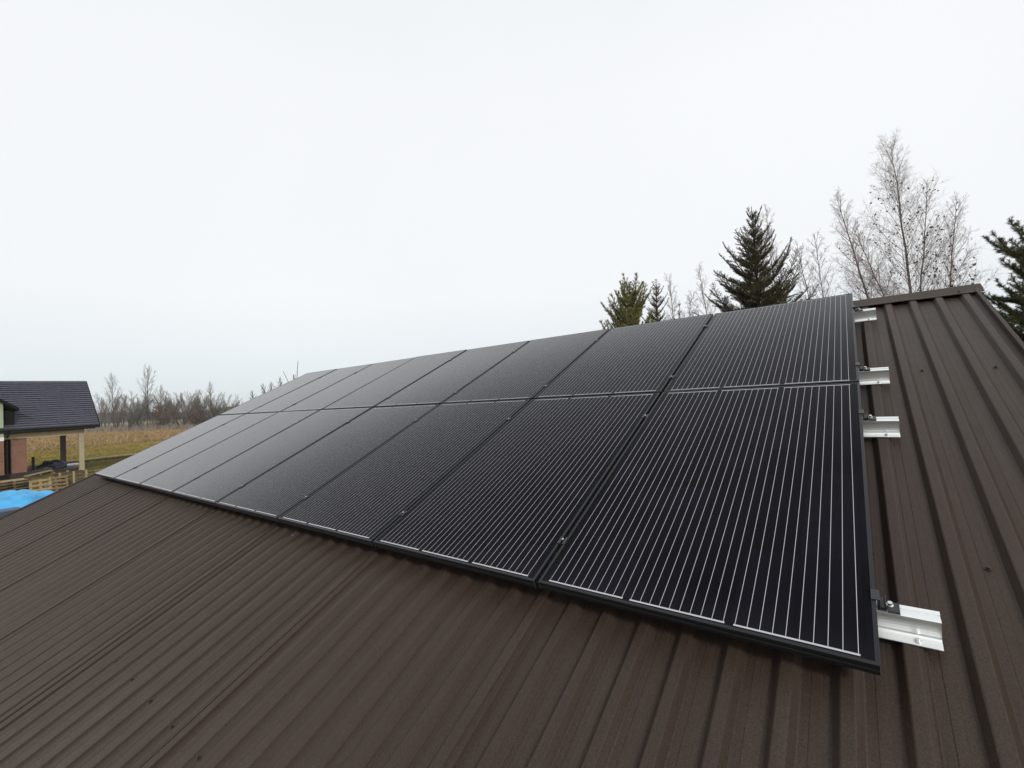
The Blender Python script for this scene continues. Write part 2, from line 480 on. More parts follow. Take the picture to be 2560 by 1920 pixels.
def field_material():
    m, t, b = nodes('winter_field')
    co = t.nodes.new('ShaderNodeTexCoord'); v = co.outputs['Object']
    s = t.nodes.new('ShaderNodeSeparateXYZ'); t.links.new(v, s.inputs[0])
    mp = t.nodes.new('ShaderNodeMapping'); mp.inputs['Scale'].default_value = (1.0, 0.22, 1.0)
    t.links.new(v, mp.inputs['Vector'])
    n0 = noise_node(t, mp.outputs[0], 0.05, 5)
    n1 = noise_node(t, mp.outputs[0], 0.35, 6, 0.7)
    n2 = noise_node(t, v, 3.0, 6, 0.75)
    d = math_node(t, 'MULTIPLY', s.outputs['X'], -1.0)
    d = math_node(t, 'ADD', d, math_node(t, 'MULTIPLY', math_node(t, 'SUBTRACT', n0, 0.5), 26.0))
    d = math_node(t, 'ADD', d, math_node(t, 'MULTIPLY', math_node(t, 'SUBTRACT', n1, 0.5), 10.0))
    r = t.nodes.new('ShaderNodeValToRGB')
    t.links.new(math_node(t, 'DIVIDE', d, 300.0), r.inputs[0])
    cr = r.color_ramp
    stops = [(0.0, (0.105, 0.085, 0.040)), (0.125, (0.120, 0.095, 0.042)), (0.165, (0.090, 0.078, 0.026)), (0.185, (0.060, 0.055, 0.016)),
             (0.205, (0.135, 0.105, 0.030)), (0.225, (0.185, 0.145, 0.040)), (0.28, (0.205, 0.150, 0.048)), (0.315, (0.105, 0.072, 0.026)),
             (0.345, (0.250, 0.150, 0.058)), (0.55, (0.270, 0.160, 0.066)), (0.75, (0.185, 0.115, 0.050)), (1.0, (0.14, 0.12, 0.06))]
    cr.elements[0].position = stops[0][0]; cr.elements[0].color = (*stops[0][1], 1)
    cr.elements[1].position = 1.0; cr.elements[1].color = (*stops[-1][1], 1)
    for p, c in stops[1:-1]:
        el = cr.elements.new(p); el.color = (*c, 1)
    mr = t.nodes.new('ShaderNodeMapRange'); mr.inputs[1].default_value = 0.25; mr.inputs[2].default_value = 0.75
    mr.inputs[3].default_value = 0.5; mr.inputs[4].default_value = 1.75
    t.links.new(math_node(t, 'ADD', math_node(t, 'MULTIPLY', n1, 0.6), math_node(t, 'MULTIPLY', n2, 0.4)), mr.inputs[0])
    sc = t.nodes.new('ShaderNodeVectorMath'); sc.operation = 'SCALE'
    t.links.new(r.outputs[0], sc.inputs[0]); t.links.new(mr.outputs[0], sc.inputs['Scale'])
    t.links.new(sc.outputs[0], b.inputs['Base Color'])
    b.inputs['Roughness'].default_value = 1.0
    b.inputs['Specular IOR Level'].default_value = 0.1
    bp = t.nodes.new('ShaderNodeBump'); bp.inputs['Strength'].default_value = 0.8; bp.inputs['Distance'].default_value = 0.25
    t.links.new(n2, bp.inputs['Height']); t.links.new(bp.outputs[0], b.inputs['Normal'])
    return m
M['field'] = field_material()

# ------------------------------------------------------------------ ground
def build_field():
    rng = np.random.default_rng(3)
    me_v = []; n = 121
    xs = np.sign(np.linspace(-1, 1, n)) * np.abs(np.linspace(-1, 1, n)) ** 2.6 * 2200
    X, Y = np.meshgrid(xs, xs, indexing='ij')
    D = np.hypot(X, Y)
    Z = G + 0.10 * np.sin(X * 0.11 + 1.3) * np.cos(Y * 0.083) * np.clip((D - 62) / 40, 0, 1) \
        + 0.0 * X
    V = np.stack([X, Y, Z], -1).reshape(-1, 3)
    i, j = np.meshgrid(np.arange(n - 1), np.arange(n - 1), indexing='ij')
    a = (i * n + j).ravel()
    Fq = np.stack([a, a + n, a + n + 1, a + 1], -1)
    o = link('field', np_mesh('field', V, Fq, 4, True), M['field'])
    tag(o, 'flat winter field of straw coloured and olive grass', 'field', kind='structure')
build_field()

# ------------------------------------------------------------------ the outbuilding under the array
U0, U1 = -9.03, 0.70
V0, V1 = -1.95, 3.455
NV, NT = -0.1355, -0.1092                        # valley and rib-top levels off the panel plane
PIT, PH0 = 0.1425, 0.1755

rb = RP(U1, V1, NT); yr = RP(0, 3.485, -0.1)[1]
zr = RP(0, 3.485, -0.1)[2]
bld = empty('outbuilding', ((U0 + U1) / 2, yr, G), label='long outbuilding under a ribbed dark brown metal roof', cat='building')

def rib_profile(u0, u1):
    """points (u, n) of the trapezoid sheet between u0 and u1"""
    pts = []
    k0 = math.floor((u0 - PH0) / PIT) - 1
    k1 = math.ceil((u1 - PH0) / PIT) + 1
    c = 0.0018
    for k in range(k0, k1 + 1):
        b = PH0 + k * PIT
        for du, n in ((-c, NV), (c, NV + c), (0.0190 - c, NT - c), (0.0190 + c, NT), (0.0500 - c, NT), (0.0500 + c, NT - c * 0.8),
                      (0.0695 - c, NV + c * 0.8), (0.0695 + c, NV), (0.0695 + 0.023, NV), (0.0695 + 0.025, NV + 0.0012), (0.0695 + 0.047, NV + 0.0012), (0.0695 + 0.049, NV)):
            pts.append((b + du, n))
    pts = [p for p in pts if u0 - 1e-6 <= p[0] <= u1 + 1e-6]
    return pts

def roof_sheets():
    rng = random.Random(5)
    edges = []
    k = 0
    b = PH0 - PIT - 0.030               # sheets lap on a rib, the left one on top; 8 ribs to a sheet
    rights = [U1]
    e_ = b
    while e_ > U0 + 0.3:
        rights.append(e_); e_ -= 8 * PIT
    rights.append(U0)
    for i in range(len(rights) - 1):
        ur, ul = rights[i], rights[i + 1]
        lap = 0.0 if i == 0 else 0.0905
        ue = ur + lap
        prof = rib_profile(ul, ue)
        if lap:
            prof.append((ue, prof[-1][1])); prof.append((ue + 0.0003, prof[-1][1] - 0.0022))
        mb = MB()
        nv = 40
        def stn(j):
            v = V0 + (V1 - V0) * j / nv
            def f(u, n):
                tlift = (0.0021 + 0.0007 * math.sin(v * 1.9 + i)) * (0.3 if i == 1 else 1.0) * max(0.0, 1 - (ue - u) / 0.14) if lap else 0.0
                w = 0.0007 * math.sin(v * 3.1 + u * 5 + i) + 0.0005 * math.sin(v * 7.7 + u * 17 + 2 * i)
                return RP(u + 0.0008 * math.sin(v * 2.3 + i), v, n + tlift + w)
            return f
        mb.strip(prof, [stn(j) for j in range(nv + 1)])
        o = mb.build('roof_sheet', M['roof'], bld, fix=False)
roof_sheets()

def mirror(p):
    return (p[0], 2 * yr - p[1], p[2])

# back slope of the same sheet, as one part
mb = MB()
mb.strip(rib_profile(U0, U1), [lambda u, n, v=v: mirror(RP(u, v, n)) for v in np.linspace(V0, V1, 8)])
mb.build('roof_sheet', M['roof'], bld, fix=False)

# ridge cap: folded sheet with hemmed lower edges, slightly buckled between its ribs
mb = MB()
us = np.linspace(U0 - 0.03, U1 + 0.035, 150)
def ridge_pts(u):
    w = 0.0022 * math.sin(u * 9.0) + 0.0012 * math.sin(u * 23 + 1)
    wv = 0.002 * math.sin(u * 4.1) 
    nl = NT + 0.008 + w
    f_ = [RP(u, 3.352 + wv, nl - 0.007), RP(u, 3.345 + wv, nl - 0.004), RP(u, 3.348 + wv, nl + 0.0005), RP(u, 3.37, nl + 0.0005), RP(u, 3.472, NT + 0.023), RP(u, 3.485, NT + 0.0215)]
    g_ = [mirror(q) for q in f_[:-1]][::-1]
    return f_ + g_
rows = [[mb.vert(p) for p in ridge_pts(u)] for u in us]
for r0, r1 in zip(rows, rows[1:]):
    for k in range(len(r0) - 1):
        mb.face([r0[k], r1[k], r1[k + 1], r0[k + 1]])
mb.build('ridge_cap', M['roof'], bld, fix=False)

# verge trims on both gables
def verge(u, sgn):
    mb = MB()
    prof = [(-0.055, NV + 0.004), (-0.048, NV + 0.012), (-0.016, NV + 0.010), (-0.012, NT + 0.012), (0.004, NT + 0.015), (0.007, NT + 0.010), (0.007, NV - 0.14)]
    vs = np.linspace(V0 - 0.02, 3.46, 30)
    mb.strip(prof, [lambda a, n, v=v: RP(u + sgn * a, v, n + 0.001 * math.sin(v * 5)) for v in vs])
    mb.strip(prof, [lambda a, n, v=v: mirror(RP(u + sgn * a, v, n)) for v in vs])
    mb.build('verge_trim', M['roof'], bld, fix=False)
verge(U1 + 0.004, 1)
verge(U0 - 0.004, -1)

# walls, eaves boards
mb = MB()
yf = RP(0, V0 + 0.25, NV)[1]; yb_ = 2 * yr - yf
ze = RP(0, V0 + 0.25, NV - 0.05)[2]
zk = zr - 0.10
xa, xb = U0 + 0.12, U1 - 0.12
P5 = [(yf, G - 0.1), (yb_, G - 0.1), (yb_, ze), (yr, zk), (yf, ze)]
mb.prism(P5, lambda a, b: (xa, a, b), lambda a, b: (xb, a, b))
mb.build('wall', M['render'], bld)
for sg in (0, 1):
    mb = MB()
    T = (lambda x, y, z: RP(x, y, z)) if sg == 0 else (lambda x, y, z: mirror(RP(x, y, z)))
    mb.box(U0 + 0.02, U1 - 0.02, V0 + 0.01, V0 + 0.035, NV - 0.16, NV - 0.004, T)
    mb.build('eaves_board', M['soffit'], bld)

# roof screws with washers, in the valleys
def hexdisc(mb, c, ax, ay, az, r, h, k=10, z0=0.0):
    ring0 = [mb.vert(c + ax * (r * math.cos(2 * math.pi * j / k)) + ay * (r * math.sin(2 * math.pi * j / k)) + az * z0) for j in range(k)]
    ring1 = [mb.vert(c + ax * (r * 0.94 * math.cos(2 * math.pi * j / k)) + ay * (r * 0.94 * math.sin(2 * math.pi * j / k)) + az * (z0 + h)) for j in range(k)]
    for j in range(k):
        mb.face([ring0[j], ring0[(j + 1) % k], ring1[(j + 1) % k], ring1[j]])
    mb.face(ring1); mb.face(ring0[::-1])
AX = Vector((1, 0, 0)); AY = Vector(RP(0, 1, 0)); AZ = Vector(RP(0, 0, 1))
screw_spots = [(-0.0035 - PIT * k + 0.0, -0.99) for k in (14, 16, 18, 20, 22, 24, 26, 28)]
screw_spots += [(0.2815, 2.095), (0.5665, 2.082), (-0.0035 + 0.002, 0.555), (0.2815, 0.553), (0.5665, 0.56), (0.2815, -0.99), (0.5665, -0.99)]
for u, v in screw_spots:
    mb = MB(); c = Vector(RP(u, v, NV + 0.0035))
    hexdisc(mb, c, AX, AY, AZ, 0.0085, 0.002, 12)
    hexdisc(mb, c, AX, AY, AZ, 0.0048, 0.007, 6, 0.002)
    mb.build('screw', M['screw'], bld)
for u in (0.61, -0.21):
    mb = MB(); c = Vector(RP(u, 3.385, NT + 0.010))
    hexdisc(mb, c, AX, AY, AZ, 0.0085, 0.002, 12)
    hexdisc(mb, c, AX, AY, AZ, 0.0048, 0.007, 6, 0.002)
    mb.build('screw', M['screw'], bld)

# ------------------------------------------------------------------ solar array
ROT = (TH, 0, 0)
def make_panel():
    root = empty('solar_panel', (0, 0, 0), ROT)
    # frame: section swept round the rectangle
    prof = [(0.018, -0.035), (0.0, -0.035), (0.0, -0.0205), (0.0012, -0.0198), (0.0012, -0.0182), (0.0, -0.0175), (0.0, -0.0012), (0.0012, 0.0), (0.0100, 0.0), (0.0108, -0.0008), (0.0108, -0.004)]
    mb = MB()
    rows = []
    for o, n in prof:
        rows.append([mb.vert(p) for p in ((-o, o, n), (-o, PH - o, n), (-PW + o, PH - o, n), (-PW + o, o, n))])
    for r0, r1 in zip(rows, rows[1:]):
        for k in range(4):
            mb.face([r0[k], r0[(k + 1) % 4], r1[(k + 1) % 4], r1[k]])
    # bare-metal mitre showing at the two lower corners
    mb.mi = 1
    for x, s in ((0.0, -1), (-PW, 1)):
        mb.quad((x + s * 0.0002, -0.0004, -0.0345), (x + s * 0.0017, -0.0004, -0.0345), (x + s * 0.0017, -0.0004, -0.0012), (x + s * 0.0002, -0.0004, -0.0012))
    fr = mb.build('frame', [M['frame'], M['bare']], root, world=False)
    mb = MB()
    i = 0.0106
    mb.box(-PW + i, -i, i, PH - i, -0.0055, -0.0016)
    mb.build('glass', M['glass'], root, world=False)
    return root

ORD = ['first', 'second', 'third', 'fourth', 'fifth', 'sixth', 'seventh', 'eighth', 'ninth', 'tenth', 'eleventh', 'twelfth', 'thirteenth',
       'fourteenth', 'fifteenth', 'sixteenth', 'seventeenth', 'eighteenth', 'nineteenth', 'twentieth', 'twenty first', 'twenty second',
       'twenty third', 'twenty fourth', 'twenty fifth', 'twenty sixth', 'twenty seventh', 'twenty eighth', 'twenty ninth', 'thirtieth']
proto = make_panel()
prng = random.Random(11)
first = True
for row in (0, 1):
    for k in range(8):
        o = proto if first else copy_tree(proto)
        first = False
        u = -k * (PW + GAP); v = row * (PH + GAP)
        o.location = RP(u, v, prng.uniform(-0.0006, 0.0006))
        o.rotation_euler = (TH + rad(prng.uniform(-0.10, 0.10)), rad(prng.uniform(-0.12, 0.12)), 0)
        rown = ('lower', 'upper')[row]
        if k == 0:
            lab = f'black striped solar panel at the right end of the {rown} row'
        elif k == 7:
            lab = f'black solar panel at the far left end of the {rown} row'
        else:
            lab = f'black solar panel, {ORD[k]} from the right in the {rown} row'
        tag(o, lab, 'solar panel', 'solar panels on the brown roof')

# aluminium rails under the panels
RAILS = [(0.212, 0.1365, 'lowest'), (1.343, 0.1325, 'second lowest'), (1.921, 0.1323, 'second highest'), (3.021, 0.127, 'topmost')]
UL = -(8 * PW + 7 * GAP)
for lip, uend, nm in RAILS:
    root = empty('mounting_rail', RP(uend, lip, -0.105), ROT,
                 label=f'bright aluminium mounting rail, {nm} of four sticking out beside the panels', cat='rail', group='aluminium rails under the solar panels')
    mb = MB()
    prof = [(-0.032, -0.1062), (-0.032, -0.1035), (-0.006, -0.1025), (-0.0015, -0.099), (0.0, -0.094), (0.0005, -0.046), (-0.0025, -0.0445), (-0.0025, -0.0366), (0.010, -0.0366),
            (0.0106, -0.0425), (0.024, -0.0425), (0.0246, -0.0362), (0.029, -0.0362), (0.0294, -0.0372), (0.0306, -0.0372), (0.031, -0.0362), (0.0365, -0.0356), (0.0365, -0.0445), (0.034, -0.046), (0.034, -0.099), (0.04, -0.1035), (0.062, -0.1035), (0.062, -0.1062)]
    mb.prism(prof, lambda a, b: RP(UL + 0.01, lip + a, b), lambda a, b: RP(uend, lip + a, b))
    mb.build('profile', M['alu'], root)
    mb = MB()
    c = Vector(RP(0.085, lip - 0.017, -0.1032))
    hexdisc(mb, c, AX, AY, AZ, 0.0095, 0.0018, 16)
    hexdisc(mb, c, AX, AY, AZ, 0.0055, 0.0062, 6, 0.0018)
    mb.build('screw', M['steel'], root)

# mid clamps between neighbouring panels
def make_mid_clamp():
    root = empty('mid_clamp', (0, 0, 0), ROT)
    mb = MB()
    h = 0.021
    prof = [(-0.0175, 0.0012), (-0.0175, 0.0038), (-0.0075, 0.0038), (-0.0058, 0.0024), (-0.0058, -0.016), (0.0058, -0.016), (0.0058, 0.0024), (0.0075, 0.0038), (0.0175, 0.0038), (0.0175, 0.0012), (0.0085, 0.0012), (0.0085, -0.0362), (-0.0085, -0.0362), (-0.0085, 0.0012)]
    mb.prism(prof, lambda a, b: (a, -h, b), lambda a, b: (a, h, b))
    mb.build('bracket', M['clamp'], root, world=False)
    mb = MB()
    X, Y, Z = Vector((1, 0, 0)), Vector((0, 1, 0)), Vector((0, 0, 1))
    hexdisc(mb, Vector((0, 0.004, -0.0158)), X, Y, Z, 0.0068, 0.0012, 16)
    hexdisc(mb, Vector((0, 0.004, -0.0158)), X, Y, Z, 0.0048, 0.0220, 12, 0.0012)
    mb.build('bolt', M['steel'], root, world=False)
    return root
mc = make_mid_clamp()
first = True
for lip, uend, nm in RAILS:
    for k in range(1, 8):
        o = mc if first else copy_tree(mc)
        first = False
        o.location = RP(-(k * PW + (k - 0.5) * GAP), lip + 0.018 + prng.uniform(-0.004, 0.006), 0)
        rown = 'lower' if lip < 1.6 else 'upper'
        tag(o, f'small black clamp with steel bolt on the {nm} rail, joint {ORD[k-1]} from the right', 'clamp', 'clamps in the joints between panels')

# end clamps at the right edge of the array
def make_end_clamp():
    root = empty('end_clamp', (0, 0, 0), ROT)
    mb = MB()
    prof = [(-0.011, 0.0012), (-0.011, 0.0036), (0.0075, 0.0036), (0.0090, 0.0022), (0.0090, -0.022), (0.0185, -0.022), (0.0205, -0.020), (0.0205, -0.0135), (0.0228, -0.0135), (0.0228, -0.0362), (0.0020, -0.0362), (0.0020, -0.0338), (0.0066, -0.0335), (0.0066, 0.0012)]
    mb.prism(prof, lambda a, b: (a, -0.018, b), lambda a, b: (a, 0.020, b))
    mb.build('bracket', M['clamp'], root, world=False)
    mb = MB()
    mb.box(0.024, 0.052, -0.0195, 0.0160, -0.0362, -0.0295, bev=0.001)
    mb.build('end_cap', M['clamp'], root, world=False)
    mb = MB()
    X, Y, Z = Vector((1, 0, 0)), Vector((0, 1, 0)), Vector((0, 0, 1))
    hexdisc(mb, Vector((0.0315, 0.003, -0.0295)), X, Y, Z, 0.0085, 0.0016, 16)
    hexdisc(mb, Vector((0.0315, 0.003, -0.0295)), X, Y, Z, 0.0062, 0.0085, 12, 0.0016)
    mb.build('bolt', M['steel'], root, world=False)
    return root
ec = make_end_clamp()
first = True
for lip, uend, nm in RAILS:
    o = ec if first else copy_tree(ec)
    first = False
    o.location = RP(0, lip + 0.0195, 0)
    tag(o, f'black end clamp with silver bolt at the right end of the {nm} rail', 'clamp', 'end clamps at the right edge of the array')

# ------------------------------------------------------------------ neighbour's house
HP = np.array([-44.74, 5.649, G])
HA = rad(92)
house = empty('neighbour_house', HP, (0, 0, HA), label='unfinished clay-block house with dark tiled roof and open carport', cat='house')
def hb(name, mat, boxes, bev=0.0):
    mb = MB()
    for b in boxes:
        mb.box(*b, bev=bev)
    return mb.build(name, mat, house, world=False)

XR, XL = 0.905, -11.0
YE, ZE, YR, ZR = -0.5, 3.346, 2.75, 6.62
def house_roof():
    mb = MB()
    n = 21
    xs = np.arange(XL, XR + 0.001, 0.055)
    for side in (0, 1):
        for c in range(n):
            rows = []
            for (tt, dz) in ((c / n, 0.002), (c / n, 0.095), ((c + 0.35) / n, 0.066), ((c + 1) / n, 0.010)):
                y = YE + (YR - YE) * tt; z = ZE + (ZR - ZE) * tt
                row = []
                for x in xs:
                    w = 0.007 * math.cos(2 * math.pi * x / 0.30) + 0.004 * math.sin(x * 3.1 + c * 1.7)
                    nz = (dz + w * (1 if dz > 0.02 else 0.2))
                    yy = y - nz * 0.71; zz = z + nz * 0.70
                    if side: yy = 2 * YR - yy
                    row.append(mb.vert((x, yy, zz)))
                rows.append(row)
            for r0, r1 in zip(rows, rows[1:]):
                for k in range(len(xs) - 1):
                    q = [r0[k], r0[k + 1], r1[k + 1], r1[k]]
                    mb.face(q if not side else q[::-1])
    rf = mb.build('roof', M['tile'], house, world=False, smooth=rad(35), fix=False)
    mb = MB()
    for side in (0, 1):
        s = lambda y: y if not side else 2 * YR - y
        prof = [(YE - 0.02, ZE - 0.02), (YR, ZR - 0.02), (YR, ZR - 0.20), (YE - 0.02, ZE - 0.20)]
        mb.prism(prof, lambda a, b: (XL, s(a), b), lambda a, b: (XR - 0.01, s(a), b))
    mb.build('soffit', M['soffit'], house, world=False)
    mb = MB()
    mb.tube([(XL, YR, ZR + 0.03), (XR + 0.01, YR, ZR + 0.03)], [0.085, 0.085], 10)
    mb.build('ridge_tile', M['tile'], house, world=False)
    mb = MB()
    for side in (0, 1):
        s = (lambda y: y) if not side else (lambda y: 2 * YR - y)
        mb.prism([(YE - 0.03, ZE + 0.05), (YR, ZR + 0.05), (YR, ZR - 0.21), (YE - 0.03, ZE - 0.21)], lambda a, b: (XR, s(a), b), lambda a, b: (XR + 0.03, s(a), b))
    mb.build('barge_board', M['soffit'], house, world=False)
house_roof()
mb = MB()
mb.tube([(XL, YE - 0.10, ZE - 0.03), (XR, YE - 0.10, ZE - 0.03)], [0.075, 0.075], 10)
mb.box(XL, XR - 0.02, YE - 0.03, YE, ZE - 0.22, ZE + 0.01)
mb.build('gutter', M['black'], house, world=False)
mb = MB()
mb.tube([(-3.56, YE - 0.10, ZE - 0.08), (-3.57, -0.45, 3.02), (-3.60, 0.00, 2.80), (-3.61, 0.06, 2.5), (-3.62, 0.06, 0.40)], [0.052] * 5, 10)
mb.build('downpipe', M['black'], house, world=False)
hb('post', M['concrete'], [(-0.13, 0.13, -0.05, 0.20, -0.05, 2.70)], 0.008)
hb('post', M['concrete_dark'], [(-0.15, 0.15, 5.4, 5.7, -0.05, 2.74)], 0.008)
hb('ring_beam', M['lintel'], [(-3.78, 0.16, -0.06, 0.21, 2.702, 3.06)])
hb('ring_beam', M['lintel'], [(-2.7, 0.16, 5.4, 5.7, 2.742, 3.06)])
hb('ceiling_board', M['soffit'], [(-3.7, 0.7, -0.3, 5.8, 3.062, 3.12)])
hb('floor_slab', M['slab'], [(-11, -1.9, -0.06, 5.72, -0.05, 0.42)])
hb('carport_floor', M['slab'], [(-1.895, 0.35, 1.2, 5.72, -0.05, 0.24)])
# clay-block walls: front wall, the recessed doorway and the wall set back behind it
for w_ in ((-3.44, -2.72, 0.02, 0.27, 0.424, 2.70), (-2.70, -2.44, 2.2, 2.45, 0.424, 2.85), (-11, -2.75, 5.45, 5.7, 0.424, 3.05), (-2.75, -2.45, 2.46, 5.45, 0.424, 3.05)):
    hb('wall', M['brick'], [w_])
hb('shaded_doorway', M['soffit'], [(-3.78, -3.45, 0.25, 0.32, 0.424, 2.70)])  # near-black panel, the shade of the door recess put into its colour
# front wing: pale green gable wall over clay blocks
hb('wall', M['brick'], [(-8.6, -3.80, -0.45, 0.0, 0.424, 2.62)])
hb('lintel', M['white'], [(-8.6, -3.79, -0.46, 0.0, 2.622, 2.86)])
gp = empty  # (the gable is a single prism below)
mb = MB()
GX, GZ = -6.2, 7.0
mb.prism([(-8.6, 2.862), (-3.80, 2.862), (-3.80, 5.05), (GX, 6.9), (-8.6, 5.05)], lambda a, b: (a, -0.44, b), lambda a, b: (a, 0.6, b))
mb.build('gable_wall', M['green_wall'], house, world=False)
mb = MB()
for sg in (1, -1):
    f_ = lambda a: GX + sg * a
    mb.prism([(0.0, 7.10), (3.05, 4.72), (3.05, 4.52), (0.0, 6.90)], lambda a, b: (f_(a), -0.95, b), lambda a, b: (f_(a), 2.9, b))
mb.build('wing_roof', M['soffit'], house, world=False)
hb('wing_side_wall', M['soffit'], [(-3.799, -3.30, -0.30, 0.5, 3.20, 4.55)])

# ------------------------------------------------------------------ builder's clutter between the houses
def local_T(p, ang):
    c, s = math.cos(ang), math.sin(ang)
    return lambda x, y, z: (p[0] + c * x - s * y, p[1] + s * x + c * y, p[2] + z)

def pallet(px, py, ang, label, z=0.0, tilt=None, L_=1.2, W_=0.8, mat='wood', n=1):
    p = on_ground(px, py, G)
    root = empty('pallet', (p[0], p[1], G + z), (tilt or 0.0, 0, ang), label=label, cat='pallet', group='wooden pallets by the building site')
    mb = MB()
    for k in range(5):
        y = -W_ / 2 + k * (W_ - 0.1) / 4
        mb.box(-L_ / 2, L_ / 2, y, y + 0.1, 0.122, 0.144)
    for x in (-L_ / 2, -0.05, L_ / 2 - 0.1):
        mb.box(x, x + 0.1, -W_ / 2, W_ / 2, 0.10, 0.1215)
    mb.build('deck_slats', M[mat], root, world=False)
    mb = MB()
    for x in (-L_ / 2, -0.05, L_ / 2 - 0.1):
        for y in (-W_ / 2, -0.05, W_ / 2 - 0.1):
            mb.box(x + 0.002, x + 0.098, y + 0.002, y + 0.098, 0.0222, 0.0996)
    for y in (-W_ / 2, -0.05, W_ / 2 - 0.1):
        mb.box(-L_ / 2, L_ / 2, y, y + 0.1, 0.0, 0.022)
    mb.build('blocks_and_runners', M['wood_dark'] if mat != 'wood_light' else M['wood'], root, world=False)  # spacer blocks and bottom runners joined in one mesh
    return root
zc = 0.0
names = ['bottom pallet of the stack at the left edge, behind the tarpaulin', 'second pallet up in the stack at the left edge', 'third pallet up in the stack at the left edge', 'fourth pallet up in the stack at the left edge', 'topmost pallet of the stack at the left edge, pale boards']
for i in range(5):
    pallet(30, 1235, rad(96 + (i * 7) % 5), names[i], z=zc, mat='wood_light' if i == 4 else ('wood' if i % 2 else 'wood_dark'), L_=1.3, W_=0.9)
    zc += 0.145
pallet(100, 1238, rad(97), 'pallet standing on edge beside the stack, pale slats showing', z=0.02, tilt=rad(82), mat='wood_light', L_=0.8, W_=1.0).location.z = G + 0.5
o = pallet(99, 1238, rad(97), 'small pallet lying tilted on top of the upright pallet', z=0.98, mat='wood', L_=0.95, W_=0.55)
o.rotation_euler = (0, rad(-9), rad(97))
pallet(140, 1232, rad(94), 'greyish pallet standing on edge between pale pallet and open crate', z=0.4, tilt=rad(78), mat='wood', L_=0.9, W_=0.8)
# slatted crate
p = on_ground(176, 1224, G)
root = empty('slatted_crate', (p[0], p[1], G), (0, 0, rad(95)), label='open slatted wooden crate near the left verge of the roof', cat='crate')
mb = MB()
for k in range(5):
    mb.box(-0.62, 0.62, -0.5, -0.47, 0.05 + 0.2 * k, 0.13 + 0.2 * k)
    mb.box(-0.62, 0.62, 0.47, 0.5, 0.05 + 0.2 * k, 0.13 + 0.2 * k)
    for x in (-0.62, 0.59):
        mb.box(x, x + 0.03, -0.468, 0.468, 0.05 + 0.2 * k, 0.13 + 0.2 * k)
mb.build('slats', M['wood_dark'], root, world=False)
mb = MB()
for x in (-0.02, 0.48, -0.56):
    for y in (-0.53, 0.502):
        mb = MB()
        mb.box(x, x + 0.09, y, y + 0.028, 0.0, 1.0)
        mb.build('upright', M['wood_light'], root, world=False)
# loose planks in front of the slab
def plank_pile(px, py, ang, lab, length, n, mat, seed, w=0.18):
    rg = random.Random(seed)
    p = on_ground(px, py, G)
    mb = MB()
    for k in range(n):
        T = local_T((p[0] + rg.uniform(-0.1, 0.1), p[1] + rg.uniform(-0.3, 0.3), G + 0.055 * (k // 2) + 0.002), ang + rg.uniform(-0.04, 0.04))
        y = (k % 2 - 0.5) * (w + 0.06)
        mb.box(-length / 2, length / 2, y - w / 2, y + w / 2, 0.0, 0.048, T)
    o = mb.build('plank_stack', M[mat], None, smooth=None)
    tag(o, lab, 'planks', 'timber lying on the grass')
plank_pile(288, 1143, rad(100), 'long pale planks lying in the grass right of the carport', 9.0, 6, 'wood_light', 1)
plank_pile(255, 1150, rad(96), 'dark damp planks lying just in front of the pale planks', 10.0, 6, 'wood_dark', 2)
plank_pile(60, 1207, rad(97), 'weathered boards on the ground between house and pallet stack', 4.5, 4, 'wood', 3)
plank_pile(150, 1190, rad(94), 'thin boards lying in front of the carport posts', 5.0, 4, 'wood', 4)
# white insulation board and dark bags on the carport floor
T = lambda x, y, z: tuple(HP + np.array([math.cos(HA) * x - math.sin(HA) * y, math.sin(HA) * x + math.cos(HA) * y, z]))
mb = MB(); mb.box(-0.75, 0.75, 3.7, 5.2, 0.245, 0.34, T, bev=0.01)
tag(mb.build('insulation_board', M['white'], None), 'white board lying flat on the carport floor beside the dark pillar', 'board')
def lump(name, c, size, seed, mat, lab, cat, res=22):
    rg = np.random.default_rng(seed)
    V = []; Fq = []
    ph = rg.uniform(0, 6, 8)
    for i in range(res + 1):
        th = math.pi * i / res
        for j in range(res):
            a = 2 * math.pi * j / res
            d = 1 + 0.13 * math.sin(3 * a + ph[0]) * math.sin(2 * th + ph[1]) + 0.09 * math.sin(5 * a + ph[2] + 3 * th) + 0.07 * math.sin(7 * th + 4 * a + ph[3])
            z = math.cos(th) * d
            V.append((c[0] + size[0] * math.sin(th) * math.cos(a) * d, c[1] + size[1] * math.sin(th) * math.sin(a) * d, c[2] + size[2] * max(z, -0.25)))
    for i in range(res):
        for j in range(res):
            Fq += [i * res + j, (i + 1) * res + j, (i + 1) * res + (j + 1) % res, i * res + (j + 1) % res]
    o = link(name, np_mesh(name, V, Fq, 4, True), M[mat])
    tag(o, lab, cat)
    return o
q = T(-1.1, 2.6, 0.24 + 0.12)
lump('rubble_bag', q, (0.55, 0.8, 0.48), 4, 'navy', 'heap of dark navy bags on the carport floor', 'bags')
q = T(-1.75, 1.6, 0.24 + 0.05)
lump('debris_heap', q, (0.30, 0.45, 0.22), 9, 'concrete_dark', 'low grey heap of debris beside the clay-block wall', 'debris')
mb = MB(); mb.box(-2.25, -2.12, 1.7, 1.9, 0.425, 1.30, T); 
tag(mb.build('board_offcut', M['navy'], None), 'narrow dark board standing upright at the end of the clay wall', 'board')

